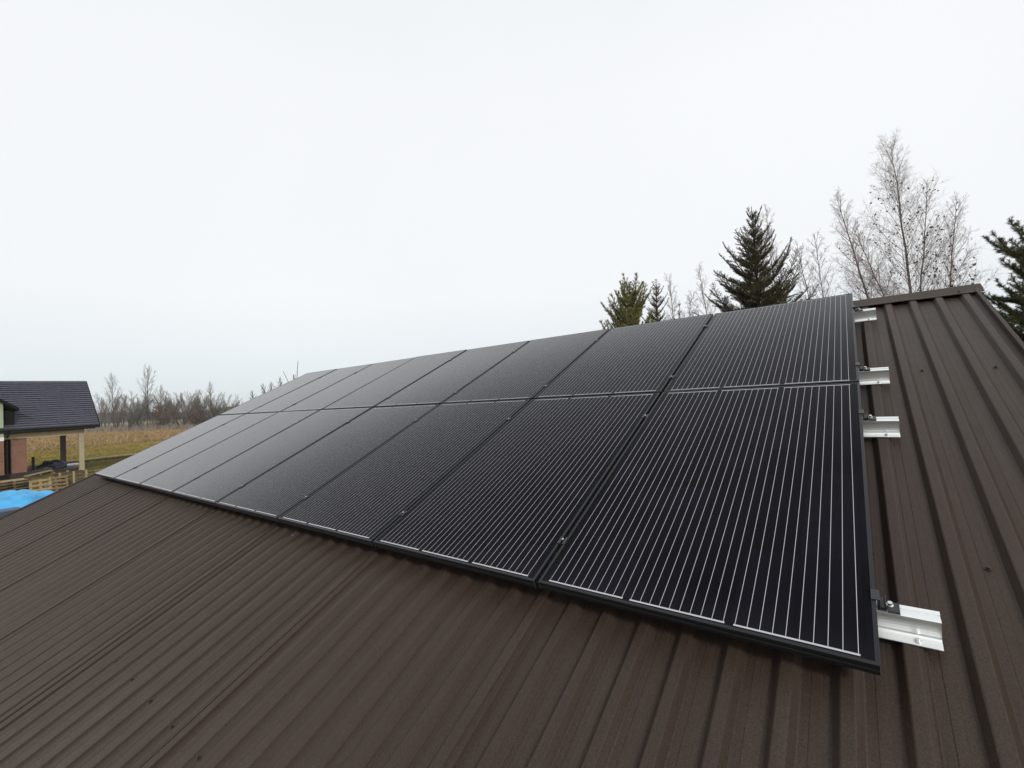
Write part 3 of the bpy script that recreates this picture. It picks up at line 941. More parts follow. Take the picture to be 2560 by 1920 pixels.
# blue tarpaulin thrown over a pile
def tarp():
    p = on_ground(28, 1330, G)
    n = 70
    L_, W_ = 4.6, 3.2
    rg = np.random.default_rng(2)
    V = np.zeros((n, n, 3)); ph = rg.uniform(0, 6, 12)
    a = rad(99)
    for i in range(n):
        for j in range(n):
            x = (i / (n - 1) - 0.5) * L_; y = (j / (n - 1) - 0.5) * W_
            bx = 1 / (1 + math.exp((abs(x) - 1.55) * 5.0)); by = 1 / (1 + math.exp((abs(y) - 0.95) * 6.5))
            h = 1.08 * bx * by
            h += 0.16 * math.exp(-((x + 0.1) ** 2 + (y - 0.2) ** 2) / 0.5) * bx
            edge = 1 - bx * by
            h += 0.055 * math.sin(9 * x + ph[0] + 2 * y) * edge * (1 if abs(y) > 0.7 else 0.3) + 0.03 * math.sin(5 * x - 7 * y + ph[1]) + 0.075 * abs(math.sin(4.3 * x + 3 * y + ph[2])) ** 0.7 + 0.05 * abs(math.sin(9 * y - 5 * x + ph[3])) ** 0.5 + 0.012 * math.sin(21 * y + 8 * x + ph[4])
            sq = 1 - 0.16 * (1 - bx * by)
            V[i, j] = (p[0] + math.cos(a) * x * sq - math.sin(a) * y * sq, p[1] + math.sin(a) * x * sq + math.cos(a) * y * sq, G + max(h, 0.0) + 0.03)
    V = V.reshape(-1, 3)
    i, j = np.meshgrid(np.arange(n - 1), np.arange(n - 1), indexing='ij')
    b = (i * n + j).ravel()
    o = link('tarpaulin', np_mesh('tarpaulin', V, np.stack([b, b + n, b + n + 1, b + 1], -1), 4, True), M['tarp'])
    tag(o, 'bright blue tarpaulin draped over a pile beyond the left verge', 'tarpaulin')
    # the grey crate and the deep blue strip that show in front of it
    c = on_ground(6, 1352, G)
    mb = MB(); TT = local_T((c[0], c[1], G), a)
    mb.box(-0.75, 0.42, -0.35, 0.3, 0.42, 0.95, TT, bev=0.02)
    tag(mb.build('plastic_crate', M['crate'], None), 'slate grey box poking out from under the blue tarpaulin', 'box')
    mb = MB()
    mb.box(-1.0, 0.55, -0.40, 0.30, 0.002, 0.415, TT, bev=0.02)
    tag(mb.build('folded_sheet', M['tarp_dark'], None), 'folded deep blue sheet under the grey box', 'sheet')
tarp()

# ------------------------------------------------------------------ trees
def prisms(p0, p1, r0, r1, k=3):
    """tapered k-sided prisms for N segments -> verts, quads"""
    p0 = np.asarray(p0, float); p1 = np.asarray(p1, float)
    d = p1 - p0
    ln = np.linalg.norm(d, axis=1, keepdims=True); d = d / np.maximum(ln, 1e-9)
    ref = np.where(np.abs(d[:, 2:3]) > 0.9, np.array([[1.0, 0, 0]]), np.array([[0, 0, 1.0]]))
    a = np.cross(d, ref); a /= np.linalg.norm(a, axis=1, keepdims=True)
    b = np.cross(d, a)
    N = len(p0)
    t = np.arange(k) * 2 * np.pi / k
    off = a[:, None, :] * np.cos(t)[None, :, None] + b[:, None, :] * np.sin(t)[None, :, None]
    v0 = p0[:, None, :] + off * np.asarray(r0)[:, None, None]
    v1 = p1[:, None, :] + off * np.asarray(r1)[:, None, None]
    V = np.concatenate([v0, v1], 1).reshape(-1, 3)
    base = (np.arange(N) * 2 * k)[:, None]
    j = np.arange(k)
    Q = np.stack([base + j, base + (j + 1) % k, base + k + (j + 1) % k, base + k + j], -1).reshape(-1, 4)
    return V, Q

class Segs:
    def __init__(s): s.a = []; s.b = []; s.r = []; s.q = []
    def add(s, a, b, r, q): s.a.append(a); s.b.append(b); s.r.append(r); s.q.append(q)
    def poly(s, pts, rs):
        for i in range(len(pts) - 1): s.add(pts[i], pts[i + 1], rs[i], rs[i + 1])
    def mesh(s, name, k):
        V, Q = prisms(s.a, s.b, s.r, s.q, k)
        return np_mesh(name, V, Q, 4, k > 4)

def curve(rg, p, d, length, n, wob, up):
    """polyline from p along d, bending towards +z by up per step and wobbling"""
    pts = [np.array(p, float)]; d = np.array(d, float)
    for i in range(n):
        d = d + rg.normal(0, wob, 3); d[2] += up
        d /= np.linalg.norm(d)
        pts.append(pts[-1] + d * length / n)
    return pts, d

def perp_dir(rg, axis, ang, az):
    axis = axis / np.linalg.norm(axis)
    ref = np.array([1.0, 0, 0]) if abs(axis[2]) > 0.9 else np.array([0, 0, 1.0])
    a = np.cross(axis, ref); a /= np.linalg.norm(a); b = np.cross(axis, a)
    return axis * math.cos(ang) + (a * math.cos(az) + b * math.sin(az)) * math.sin(ang)

def bare_tree_meshes(seed, tops, r0, nb=46, t0=0.15, blen=0.33, ang=(52, 26), up=0.05, droop=0.0, sub=9, twigs=4, rt=0.0035, leaves=0, leaf_t=(0.2, 0.75), nseg=14, wob=0.03, spread=0.8, leaf_size=0.035, limb=0.36, flat=0.35):
    """trunk from the origin to `top`; returns meshes for trunk (with limbs), crown (twigs) and leaves"""
    rg = np.random.default_rng(seed)
    tr = Segs(); cr = Segs(); lv = []
    for top in (tops if isinstance(tops, list) else [tops]):
        top = np.array(top, float); H = np.linalg.norm(top)
        tp = [np.zeros(3)]
        for i in range(1, nseg + 1):
            t = i / nseg
            tp.append(top * t + np.array([rg.normal(0, wob), rg.normal(0, wob), 0]) * H * 0.12 * math.sin(math.pi * t))
        rs = [r0 * (1 - i / nseg) ** 0.85 + rt * 1.3 for i in range(nseg + 1)]
        tr.poly(tp, rs)
        az = rg.uniform(0, 6)
        for k in range(nb):
            t = t0 + (0.985 - t0) * (k + rg.uniform(0, 0.9)) / nb
            f = t * nseg; i = min(int(f), nseg - 1); w = f - i
            p = tp[i] * (1 - w) + tp[i + 1] * w
            ax = tp[i + 1] - tp[i]
            az += 2.4 + rg.normal(0, 0.3)
            aa = rad(ang[0] + (ang[1] - ang[0]) * t + rg.normal(0, 6))
            d = perp_dir(rg, ax, aa, az)
            prof = min(1.0, ((t - t0) / 0.22 + flat)) * (1 - t) ** spread
            ln = H * (blen * prof + 0.035) * rg.uniform(0.72, 1.15)
            n = 7
            pts, _ = curve(rg, p, d, ln, n, 0.07, up)
            rb_ = min(rs[i] * 0.55, limb * 0.35 * r0 * (ln / (H * blen + 1e-6)) + rt * 1.4)
            rr = [rb_ * (1 - j / n) ** 0.9 + rt * 1.05 for j in range(n + 1)]
            tr.poly(pts, rr)
            ns = max(3, int(sub * (0.4 + ln / (H * blen))))
            for s_ in range(ns):
                u = 0.12 + 0.86 * (s_ + rg.uniform(0, 1)) / ns
                j = min(int(u * n), n - 1)
                q = pts[j] + (pts[j + 1] - pts[j]) * (u * n - j)
                d2 = perp_dir(rg, pts[j + 1] - pts[j], rad(rg.uniform(28, 55)), rg.uniform(0, 6.28))
                l2 = ln * rg.uniform(0.16, 0.36) * (1.15 - 0.6 * u) + 0.05 * H / 12
                m = 4
                p2, _ = curve(rg, q, d2, l2, m, 0.10, up * 0.7 - droop)
                cr.poly(p2, [rt * 1.25 - rt * 0.45 * x / m for x in range(m + 1)])
                for w_ in range(twigs):
                    u2 = 0.15 + 0.8 * (w_ + rg.uniform(0, 1)) / twigs
                    jj = min(int(u2 * m), m - 1)
                    q2 = p2[jj] + (p2[jj + 1] - p2[jj]) * (u2 * m - jj)
                    d3 = perp_dir(rg, p2[jj + 1] - p2[jj], rad(rg.uniform(25, 50)), rg.uniform(0, 6.28))
                    p3, _ = curve(rg, q2, d3, l2 * rg.uniform(0.25, 0.6), 2, 0.12, up * 0.3 - droop * 1.6)
                    cr.poly(p3, [rt * 0.85, rt * 0.75, rt * 0.6])
                    if leaves and leaf_t[0] < t < leaf_t[1] and rg.uniform() < leaves:
                        lv.append(p3[rg.integers(0, 3)])
    out = [tr.mesh('trunk', 6), cr.mesh('crown', 3)]
    if lv:
        P = np.repeat(np.array(lv), 1, 0)
        A = rg.normal(0, 1, P.shape); A /= np.linalg.norm(A, axis=1, keepdims=True)
        B = np.cross(A, rg.normal(0, 1, P.shape)); B /= np.linalg.norm(B, axis=1, keepdims=True)
        sz = rg.uniform(0.4, 1.5, (len(P), 1)) * leaf_size
        V = np.stack([P - A * sz, P + B * sz * 0.6, P + A * sz, P - B * sz * 0.6], 1).reshape(-1, 3)
        out.append(np_mesh('dry_leaves', V, np.arange(len(V)), 4))
    return out

def tree_line(top_px, low_px, zd):
    """tip and foot of a trunk seen through two pixels at depth zd, carried down to the ground"""
    a = at(*top_px, zd); b = at(*low_px, zd)
    d = a - b
    foot = b + d * ((G - b[2]) / d[2])
    return foot, a - foot

def put_tree(name, foot, meshes, mats, label, cat, group):
    root = empty(name, foot, label=label, cat=cat, group=group)
    for me, nm, mt in zip(meshes, ('trunk', 'crown', 'dry_leaves'), mats):
        link(nm, me, M[mt], root, world=False)
    return root

BG = 'bare birches behind the ridge'
foot, top = tree_line((2226, 350), (2279, 728), 24)
put_tree('birch_tree', foot, bare_tree_meshes(1, top, 0.115, nb=80, t0=0.2, blen=0.37, ang=(58, 24), up=0.06, droop=0.015, sub=20, twigs=8, rt=0.0027, leaves=0.11, leaf_t=(0.26, 0.74), spread=0.85, leaf_size=0.055, limb=0.24),
         ('bark_birch', 'twig_mauve', 'leaf'), 'tallest bare birch behind the ridge, withered dark leaves on its lower branches', 'birch', BG)
foot, top = tree_line((2090, 488), (2165, 735), 22)
put_tree('birch_tree', foot, bare_tree_meshes(2, top, 0.10, nb=60, t0=0.2, blen=0.25, ang=(48, 24), up=0.05, droop=0.02, sub=16, twigs=8, rt=0.0028, spread=0.8),
         ('bark_birch', 'twig_mauve'), 'slender leafless birch leaning left beside the tallest birch', 'birch', BG)
foot, top = tree_line((2132, 565), (2207, 738), 21)
put_tree('birch_tree', foot, bare_tree_meshes(3, top, 0.07, nb=46, t0=0.25, blen=0.22, ang=(46, 26), sub=14, twigs=8, rt=0.0034),
         ('bark_birch', 'twig_mauve'), 'short strongly leaning birch between the two larger birches', 'birch', BG)
foot, top = tree_line((2318, 450), (2307, 720), 23)
put_tree('birch_tree', foot, bare_tree_meshes(4, top, 0.08, nb=42, t0=0.3, blen=0.19, ang=(42, 24), sub=11, twigs=6, rt=0.0027, leaves=0.03, leaf_t=(0.3, 0.8), leaf_size=0.08),
         ('bark_birch', 'twig_mauve', 'leaf'), 'upright thin birch just right of the tallest birch trunk', 'birch', BG)
foot, top = tree_line((2391, 500), (2377, 700), 23)
put_tree('birch_tree', foot, bare_tree_meshes(5, top, 0.08, nb=46, t0=0.3, blen=0.26, ang=(46, 24), sub=14, twigs=8, rt=0.0032, leaves=0.05, leaf_t=(0.4, 0.68), leaf_size=0.08),
         ('bark_birch', 'twig_mauve', 'leaf'), 'thin pale birch above the right end of the ridge', 'birch', BG)
SG = 'thin bare saplings behind the array'
saps = [((1915, 515), (1932, 680), 26, 6, 'thin bare sapling right behind the big spruce', 0.20),
        ((2034, 585), (2062, 742), 24, 7, 'bare sapling midway between spruce and birches', 0.24),
        ((1992, 610), (2016, 715), 25, 8, 'thin bare sapling close to the right side of the spruce', 0.24),
        ((1747, 668), (1766, 780), 26, 9, 'taller bare sapling left of the big spruce', 0.24),
        ((1672, 690), (1684, 790), 25, 10, 'bare sapling right of the bronze young spruce', 0.20),
        ((1729, 735), (1724, 792), 22, 11, 'short bare sapling above the top right panel joint', 0.24)]
for tpx, lpx, zd, sd_, lab, bl in saps:
    foot, top = tree_line(tpx, lpx, zd)
    put_tree('bare_sapling', foot, bare_tree_meshes(sd_, top, 0.055, nb=38, t0=0.3, blen=bl, ang=(44, 24), sub=12, twigs=7, rt=0.0032), ('bark_birch', 'twig'), lab, 'sapling', SG)
# treetops showing past the far left edge of the array
tips = [((630, 978), (634, 1010), 'lowest bare treetop left of the array edge', 12), ((657, 962), (662, 1000), 'second bare treetop up along the array edge', 13),
        ((677, 958), (680, 985), 'third bare treetop up along the array edge', 14), ((699, 945), (703, 975), 'bare treetop just left of the leaning pole', 15), ((733, 938), (736, 955), 'bare treetop between the two poles', 16)]
for tpx, lpx, lab, sd_ in tips:
    foot, top = tree_line(tpx, lpx, 46)
    put_tree('bare_tree', foot, bare_tree_meshes(sd_, top, 0.10, nb=36, t0=0.35, blen=0.30, ang=(50, 24), sub=10, twigs=5, rt=0.0065), ('far_bark', 'far_twig'), lab, 'tree', 'bare treetops left of the array')
for tpx, lpx, lab in (((745, 902), (742.5, 945), 'upright thin grey pole behind the upper left panel'), ((708, 928), (720, 953), 'leaning thin grey pole left of the upright pole')):
    foot, top = tree_line(tpx, lpx, 40)
    mb = MB(); mb.tube([foot, foot + top * 0.5, foot + top], [0.05, 0.036, 0.020], 8)
    tag(mb.build('pole', M['far_bark'], None), lab, 'pole', 'thin poles left of the array')

# --- conifers
def needles(a, b, n_per_m, ln, width, fwd, rg, jitter=0.25):
    a = np.asarray(a); b = np.asarray(b)
    L_ = np.linalg.norm(b - a, axis=1)
    cnt = np.maximum(2, (L_ * n_per_m).astype(int))
    idx = np.repeat(np.arange(len(a)), cnt)
    t = rg.uniform(0, 1, len(idx))[:, None]
    P = a[idx] + (b - a)[idx] * t
    D = ((b - a) / np.maximum(L_, 1e-6)[:, None])[idx]
    R_ = rg.normal(0, 1, P.shape); R_ -= D * np.sum(R_ * D, 1, keepdims=True); R_ /= np.linalg.norm(R_, axis=1, keepdims=True)
    N = D * math.cos(fwd) + R_ * math.sin(fwd) + rg.normal(0, jitter * 0.4, P.shape)
    N /= np.linalg.norm(N, axis=1, keepdims=True)
    S_ = np.cross(N, rg.normal(0, 1, P.shape)); S_ /= np.linalg.norm(S_, axis=1, keepdims=True)
    l = ln * rg.uniform(0.7, 1.15, (len(P), 1))
    V = np.stack([P - S_ * width / 2, P + S_ * width / 2, P + N * l], 1).reshape(-1, 3)
    return V

def conifer(seed, top, kind, r0, cone, gap0, gap1, nbr, e_top, e_low, tipup, lat_step, lat_ang, lat_len, dens, nl, nw, fwd, low_t=0.25, leader=0.45, needle_min=0.0):
    rg = np.random.default_rng(seed)
    top = np.array(top, float); H = np.linalg.norm(top); up = top / H
    tr = Segs(); sa = []; sb = []
    n = 16
    tp = [top * i / n for i in range(n + 1)]
    tr.poly(tp, [r0 * (1 - i / n) ** 0.9 + 0.006 for i in range(n + 1)])
    sa.append(top - up * leader); sb.append(top)
    d = leader * 0.8; az = rg.uniform(0, 6)
    a0 = top - up * min(H * 0.5, 2.0)
    for q in range(8):
        sa.append(a0 + (top - up * leader - a0) * q / 8); sb.append(a0 + (top - up * leader - a0) * (q + 1) / 8)
    while d < H * (1 - low_t):
        base = top - up * d
        fr = d / (H * (1 - low_t))
        nb_ = nbr + rg.integers(-1, 2)
        for k in range(nb_):
            az += 6.283 / nb_ + rg.normal(0, 0.22)
            R_ = cone(d) * rg.uniform(0.50, 1.25)
            el = rad(e_top + (e_low - e_top) * min(1, fr * 1.6) + rg.normal(0, 6))
            dr = np.array([math.cos(az) * math.cos(el), math.sin(az) * math.cos(el), math.sin(el)])
            m = max(4, int(R_ / 0.14)); m = min(m, 14)
            pts, _ = curve(rg, base + up * rg.uniform(-0.04, 0.04), dr, R_ / max(0.5, math.cos(el)), m, 0.05, tipup / m)
            rb_ = 0.011 + 0.010 * R_
            tr.poly(pts, [rb_ * (1 - i / m) + 0.003 for i in range(m + 1)])
            tot = R_ / max(0.5, math.cos(el))
            for i in range(m):
                if (i + 1) / m * tot > needle_min * tot:
                    sa.append(pts[i]); sb.append(pts[i + 1])
            s_ = tot * 0.10; side = 1
            while s_ < tot - 0.03:
                f = s_ / tot * m; i = min(int(f), m - 1); q = pts[i] + (pts[i + 1] - pts[i]) * (f - i)
                ax = pts[i + 1] - pts[i]; ax = ax / np.linalg.norm(ax)
                hor = np.cross(ax, np.array([0, 0, 1.0])); hor /= np.linalg.norm(hor) + 1e-9
                for sd_ in (1, -1):
                    if rg.uniform() < 0.12: continue
                    la = rad(lat_ang + rg.normal(0, 8))
                    ld = ax * math.cos(la) + hor * sd_ * math.sin(la) + np.array([0, 0, rg.normal(0.10, 0.16)])
                    ld /= np.linalg.norm(ld)
                    l2 = (lat_len * (tot - s_) + 0.07) * rg.uniform(0.6, 1.2)
                    if s_ < needle_min * tot: l2 *= 0.8
                    mm = 3
                    p2, _ = curve(rg, q, ld, l2, mm, 0.07, tipup * 0.35 / mm)
                    tr.poly(p2, [0.005, 0.0045, 0.004, 0.003])
                    for x in range(mm):
                        if kind == 'pine' and x == 0 and l2 > 0.25: continue
                        sa.append(p2[x]); sb.append(p2[x + 1])
                    if l2 > 0.22:
                        c = 0.09
                        while c < l2 - 0.05:
                            f2 = c / l2 * mm; i2 = min(int(f2), mm - 1); q2 = p2[i2] + (p2[i2 + 1] - p2[i2]) * (f2 - i2)
                            ax2 = p2[i2 + 1] - p2[i2]; ax2 = ax2 / np.linalg.norm(ax2)
                            h2 = np.cross(ax2, np.array([0, 0, 1.0])); h2 /= np.linalg.norm(h2) + 1e-9
                            for s3 in (1, -1):
                                d3 = ax2 * 0.75 + h2 * s3 * 0.62 + np.array([0, 0, rg.normal(0.08, 0.15)]); d3 /= np.linalg.norm(d3)
                                l3 = (0.35 * (l2 - c) + 0.05) * rg.uniform(0.7, 1.2)
                                sa.append(q2); sb.append(q2 + d3 * l3)
                                tr.add(q2, q2 + d3 * l3, 0.0035, 0.0025)
                            c += lat_step * 1.4
                s_ += lat_step * rg.uniform(0.8, 1.25)
        d += gap0 + (gap1 - gap0) * fr
        # a few short shoots on the trunk between the whorls
        for k in range(3):
            az2 = rg.uniform(0, 6.28)
            q = top - up * (d - gap0 * rg.uniform(0.2, 0.8))
            dr = np.array([math.cos(az2), math.sin(az2), 0.5]); dr /= np.linalg.norm(dr)
            l = min(0.5, cone(d) * 0.35)
            sa.append(q); sb.append(q + dr * l); tr.add(q, q + dr * l, 0.005, 0.003)
    sa = np.array(sa); sb = np.array(sb)
    V = needles(sa, sb, dens, nl, nw, fwd, rg)
    return [tr.mesh('trunk', 5), np_mesh('crown', V, np.arange(len(V)), 3)]

# big spruce
foot, top = tree_line((1878, 516), (1897, 772), 14)
me = conifer(35, top, 'spruce', 0.10, lambda d: 0.07 + 0.20 * d + 0.30 * d * min(1.0, d / 1.5), 0.27, 0.32, 6, 50, 0, 0.85, 0.060, 52, 0.30, 220, 0.029, 0.0095, rad(52), low_t=0.2, leader=0.50)
put_tree('spruce_tree', foot, me, ('bark_conifer', 'needle_spruce'), 'big dark spruce with a pointed top rising behind the panels', 'spruce', None)
# young bronze spruce and the small pine left of it
foot, top = tree_line((1640, 697), (1643, 800), 15)
me = conifer(22, top, 'spruce', 0.06, lambda d: 0.08 + 0.38 * d, 0.20, 0.28, 6, 42, 10, 0.7, 0.07, 52, 0.28, 170, 0.026, 0.008, rad(52), low_t=0.3, leader=0.45)
put_tree('spruce_tree', foot, me, ('bark_conifer', 'needle_red'), 'small bronze-tinted young spruce between pine and saplings', 'spruce', None)
foot, top = tree_line((1699, 752), (1699, 800), 17)
me = conifer(27, top, 'spruce', 0.05, lambda d: 0.05 + 0.20 * d, 0.30, 0.42, 4, 42, 15, 0.7, 0.08, 52, 0.25, 170, 0.026, 0.008, rad(52), low_t=0.45, leader=0.25)
put_tree('spruce_tree', foot, me, ('bark_conifer', 'needle_red'), 'tiny rusty conifer tip between two saplings', 'spruce', None)
foot, top = tree_line((1585, 733), (1577, 815), 13)
me = conifer(23, top, 'pine', 0.07, lambda d: 0.32 + 0.46 * d, 0.16, 0.24, 8, 46, 22, 0.9, 0.12, 42, 0.32, 380, 0.060, 0.0080, rad(46), low_t=0.35, leader=0.30, needle_min=0.35)
put_tree('pine_tree', foot, me, ('bark_conifer', 'needle_pine'), 'small bushy green pine with upright candles, left of the young spruce', 'pine', None)
foot, top = tree_line((2664, 470), (2676, 800), 9.0)
me = conifer(24, top, 'pine', 0.12, lambda d: 0.22 + 0.62 * d ** 0.9, 0.20, 0.28, 8, 46, 6, 0.9, 0.12, 42, 0.30, 400, 0.068, 0.0085, rad(56), low_t=0.15, leader=0.35, needle_min=0.3)
put_tree('pine_tree', foot, me, ('bark_conifer', 'needle_dark'), 'large dark pine cut off by the right edge, beyond the verge', 'pine', None)

# --- far hedgerow of bare trees
def far_variants():
    """unit-high bare trees: single stems and many-stemmed alders and willows"""
    R_ = random.Random(4)
    fan = lambda n, w, lo: [(R_.uniform(-w, w), R_.uniform(-w, w), R_.uniform(lo, 1.0)) for _ in range(n)]
    specs = [dict(tops=(0.03, 0.02, 1.0), r0=0.010, nb=22, t0=0.28, blen=0.46, ang=(58, 26), flat=0.6, spread=0.55, up=0.09),
             dict(tops=fan(5, 0.34, 0.72), r0=0.008, nb=14, t0=0.22, blen=0.30, ang=(46, 22), flat=0.6, spread=0.45, up=0.10),
             dict(tops=fan(3, 0.20, 0.82), r0=0.009, nb=20, t0=0.25, blen=0.34, ang=(55, 28), flat=0.7, spread=0.45, up=0.08),
             dict(tops=(0.02, -0.02, 1.0), r0=0.010, nb=30, t0=0.15, blen=0.26, ang=(44, 20), flat=0.5, spread=0.6, up=0.06),
             dict(tops=fan(7, 0.50, 0.66), r0=0.007, nb=12, t0=0.15, blen=0.28, ang=(42, 20), flat=0.7, spread=0.4, up=0.10)]
    return [bare_tree_meshes(60 + i, sub=11, twigs=4, rt=0.00105, nseg=8, limb=0.5, **sp) for i, sp in enumerate(specs)]
FV = far_variants()
FVO = []
hedge = [(228, 1000, 0), (241, 985, 1), (252, 990, 3), (263, 975, 1), (281, 938, 0), (292, 992, 4), (306, 985, 2), (318, 976, 4), (330, 984, 1), (341, 990, 3), (353, 982, 4),
         (364, 918, 0), (376, 985, 2), (388, 990, 1), (399, 960, 3), (411, 985, 4), (424, 985, 1), (437, 976, 4), (447, 974, 1), (458, 974, 4), (470, 988, 1), (480, 976, 4), (491, 974, 1),
         (502, 972, 4), (514, 976, 1), (522, 952, 3), (533, 980, 4), (545, 980, 1), (556, 984, 4), (568, 990, 1), (581, 1000, 4), (594, 1004, 1)]
hrng = random.Random(8)
for idx, (px, py, var) in enumerate(hedge):
    zd = 158 - (px - 228) * 0.10 + hrng.uniform(-8, 8)
    tip = at(px, py + 4, zd)
    h = tip[2] - G
    tallness = 'tall ' if py < 945 else ''
    root = empty('bare_tree', (tip[0], tip[1], G), (0, 0, hrng.uniform(0, 6.28)), label=f'{tallness}bare tree, {ORD[idx] if idx < 30 else ("thirty first", "thirty second")[idx-30]} from the left in the far hedgerow', cat='tree', group='bare trees of the far hedgerow')
    sxy = h * hrng.uniform(0.9, 1.15) * (1.0 if py > 945 else 0.8)
    for me, nm, mt in zip(FV[var], ('trunk', 'crown'), ('far_bark', 'far_twig')):
        if not me.materials:
            me.materials.append(M[mt])
        o = bpy.data.objects.new(nm, me); COL.objects.link(o); o.parent = root
        o.scale = (sxy, sxy, h)

# --- undergrowth, shrubs
def scatter_tufts(name, mat, pts, hgt, nbl, lean, width, seed, label, cat):
    rg = np.random.default_rng(seed)
    N = len(pts)
    idx = np.repeat(np.arange(N), nbl)
    P = np.asarray(pts)[idx] + np.c_[rg.normal(0, 0.18, (len(idx), 2)) * (np.asarray(hgt)[idx] / 0.5)[:, None], np.zeros(len(idx))]
    h = np.asarray(hgt)[idx] * rg.uniform(0.5, 1.15, len(idx))
    a = rg.uniform(0, 6.28, len(idx))
    Wd = np.c_[np.cos(a), np.sin(a), np.zeros(len(a))] * (width * h)[:, None]
    T_ = np.c_[rg.normal(0, lean, (len(idx), 2)) * h[:, None], h]
    V = np.stack([P - Wd, P + Wd, P + T_], 1).reshape(-1, 3)
    o = link(name, np_mesh(name, V, np.arange(len(V)), 3), M[mat])
    tag(o, label, cat, kind='stuff')
    return o
grng = np.random.default_rng(17)
# tall straw beyond the track
n = 9000
px = grng.uniform(-250, 720, n); dd = grng.uniform(88, 215, n)
base = np.array([at(x, 1000, 1.0) - CAM for x in px]); base[:, 2] = 0; base /= np.linalg.norm(base, axis=1, keepdims=True)
P = CAM[None, :] + base * dd[:, None]; P[:, 2] = G - 0.05
scatter_tufts('tall_grass', 'grass', P, grng.uniform(0.18, 0.60, n), 7, 0.45, 0.20, 31, 'straw coloured dead grass across the far field', 'grass')
n = 7000
px = grng.uniform(-250, 620, n); dd = grng.uniform(26, 92, n)
base = np.array([at(x, 1000, 1.0) - CAM for x in px]); base[:, 2] = 0; base /= np.linalg.norm(base, axis=1, keepdims=True)
P = CAM[None, :] + base * dd[:, None]; P[:, 2] = G - 0.03
loc = np.stack([(P[:, 0] - HP[0]) * math.cos(HA) + (P[:, 1] - HP[1]) * math.sin(HA), -(P[:, 0] - HP[0]) * math.sin(HA) + (P[:, 1] - HP[1]) * math.cos(HA)], 1)
keep = ~((loc[:, 0] > -12) & (loc[:, 0] < 0.6) & (loc[:, 1] > -1.0) & (loc[:, 1] < 6.2))
P = P[keep]
scatter_tufts('short_grass', 'grass_green', P, grng.uniform(0.10, 0.28, len(P)), 6, 0.45, 0.14, 32, 'short olive winter grass around the building site', 'grass')
# scrub under the hedgerow
n = 2600
px = grng.uniform(190, 640, n); zd = 158 - (px - 228) * 0.10 + grng.normal(0, 6, n)
P = np.array([at(x, 1050, z) for x, z in zip(px, zd)]); P[:, 2] = G
scatter_tufts('undergrowth', 'far_twig', P, grng.uniform(0.4, 1.9, n), 9, 0.30, 0.06, 33, 'tangled brown undergrowth along the far hedgerow', 'undergrowth')
# two red-brown shrubs that still hold their leaves
def shrub(px, py, zd, rx, rz, seed, lab):
    rg = np.random.default_rng(seed)
    tip = at(px, py, zd)
    h = tip[2] - G
    n = 2600
    V = rg.normal(0, 1, (n, 3)); V /= np.linalg.norm(V, axis=1, keepdims=True)
    V *= rg.uniform(0.25, 1.0, (n, 1)) ** 0.5
    V *= 1 + 0.18 * np.sin(V[:, :1] * 7 + seed) * np.cos(V[:, 2:] * 6)
    P = V * np.array([rx, rx, h / 2]) + np.array([0, 0, h / 2])
    A = rg.normal(0, 1, P.shape); A /= np.linalg.norm(A, axis=1, keepdims=True)
    B = np.cross(A, rg.normal(0, 1, P.shape)); B /= np.linalg.norm(B, axis=1, keepdims=True)
    s_ = rg.uniform(0.10, 0.28, (n, 1))
    Q = np.stack([P - A * s_, P + B * s_ * 0.5, P + A * s_, P - B * s_ * 0.5], 1).reshape(-1, 3)
    root = empty('shrub', (tip[0], tip[1], G), label=lab, cat='shrub', group='red-brown shrubs in the hedgerow')
    link('crown', np_mesh('crown', Q, np.arange(len(Q)), 4), M['rust_twig'], root, world=False)
    sg = Segs()
    for k in range(9):
        a = k * 0.7
        sg.poly([np.zeros(3), np.array([math.cos(a) * rx * 0.3, math.sin(a) * rx * 0.3, h * 0.45]), np.array([math.cos(a) * rx * 0.6, math.sin(a) * rx * 0.6, h * 0.85])], [0.08, 0.05, 0.02])
    link('trunk', sg.mesh('trunk', 5), M['far_bark'], root, world=False)
shrub(404, 1008, 138, 2.6, 3, 41, 'rounded red-brown shrub in the middle of the far hedgerow')
shrub(500, 1026, 128, 2.8, 3, 42, 'low dark red-brown shrub near the array end of the hedgerow')

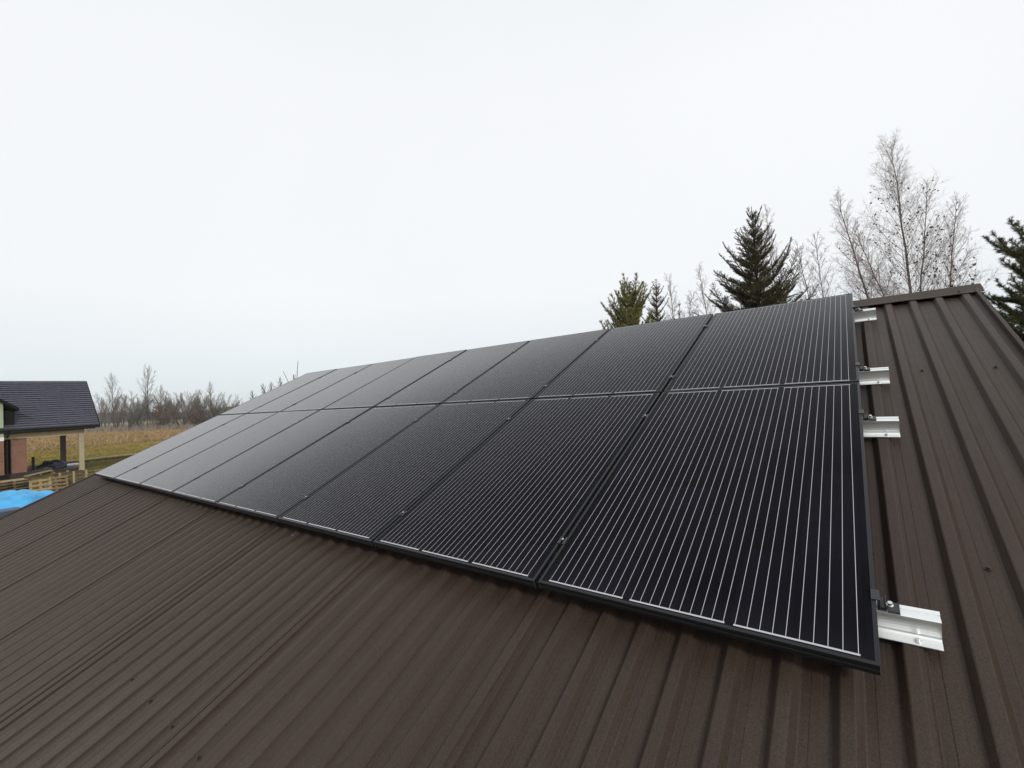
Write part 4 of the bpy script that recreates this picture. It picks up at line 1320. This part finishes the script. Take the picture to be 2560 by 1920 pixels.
# --- far wood on the horizon
def far_wood():
    rg = np.random.default_rng(77)
    V = []; Q = []
    az0 = math.atan2(*(at(-700, 1000, 1)[:2] - CAM[:2])[::-1]); az1 = math.atan2(*(at(2500, 1000, 1)[:2] - CAM[:2])[::-1])
    if az1 > az0: az1 -= 2 * math.pi
    n = 4200
    for k in range(n):
        a = az0 + (az1 - az0) * (k + rg.uniform(0, 1)) / n
        d = 640 + rg.uniform(0, 60) + 30 * math.sin(a * 5)
        h = 11.5 + 2.0 * math.sin(a * 17) + 1.2 * math.sin(a * 41 + 1) + rg.normal(0, 1.0)
        w = rg.uniform(1.4, 3.2)
        x = CAM[0] + d * math.cos(a); y = CAM[1] + d * math.sin(a)
        b = len(V)
        for i, (zz, ww) in enumerate(((0, 0.9), (h * 0.55, 1.0), (h * 0.85, 0.6))):
            for j in range(5):
                t = j * 1.2566 + k
                V.append((x + w * ww * math.cos(t), y + w * ww * math.sin(t), G + zz))
        V.append((x, y, G + h))
        for i in range(2):
            for j in range(5):
                Q.append((b + i * 5 + j, b + i * 5 + (j + 1) % 5, b + i * 5 + 5 + (j + 1) % 5, b + i * 5 + 5 + j))
        for j in range(5):
            Q.append((b + 10 + j, b + 10 + (j + 1) % 5, b + 15))
    me = bpy.data.meshes.new('far_wood'); me.from_pydata(V, [], Q); me.update()
    o = link('far_wood', me, M['wood_far'])
    tag(o, 'dark blue-grey wood along the horizon beyond the hedgerow', 'wood', kind='stuff')
far_wood()

# ------------------------------------------------------------------ haze
def haze():
    m = bpy.data.materials.new('thin_haze')
    m.use_nodes = True
    t = m.node_tree
    t.nodes.clear()
    out = t.nodes.new('ShaderNodeOutputMaterial')
    v = t.nodes.new('ShaderNodeVolumePrincipled')
    v.inputs['Color'].default_value = (0.88, 0.92, 0.96, 1)
    v.inputs['Density'].default_value = 0.00035
    v.inputs['Anisotropy'].default_value = 0.2
    t.links.new(v.outputs[0], out.inputs['Volume'])
    mb = MB()
    mb.box(-2300, 2300, -2300, 2300, G - 1.2, 30)
    o = mb.build('haze', m, None)
    tag(o, 'thin pale winter haze over the fields', 'haze', kind='stuff')
haze()
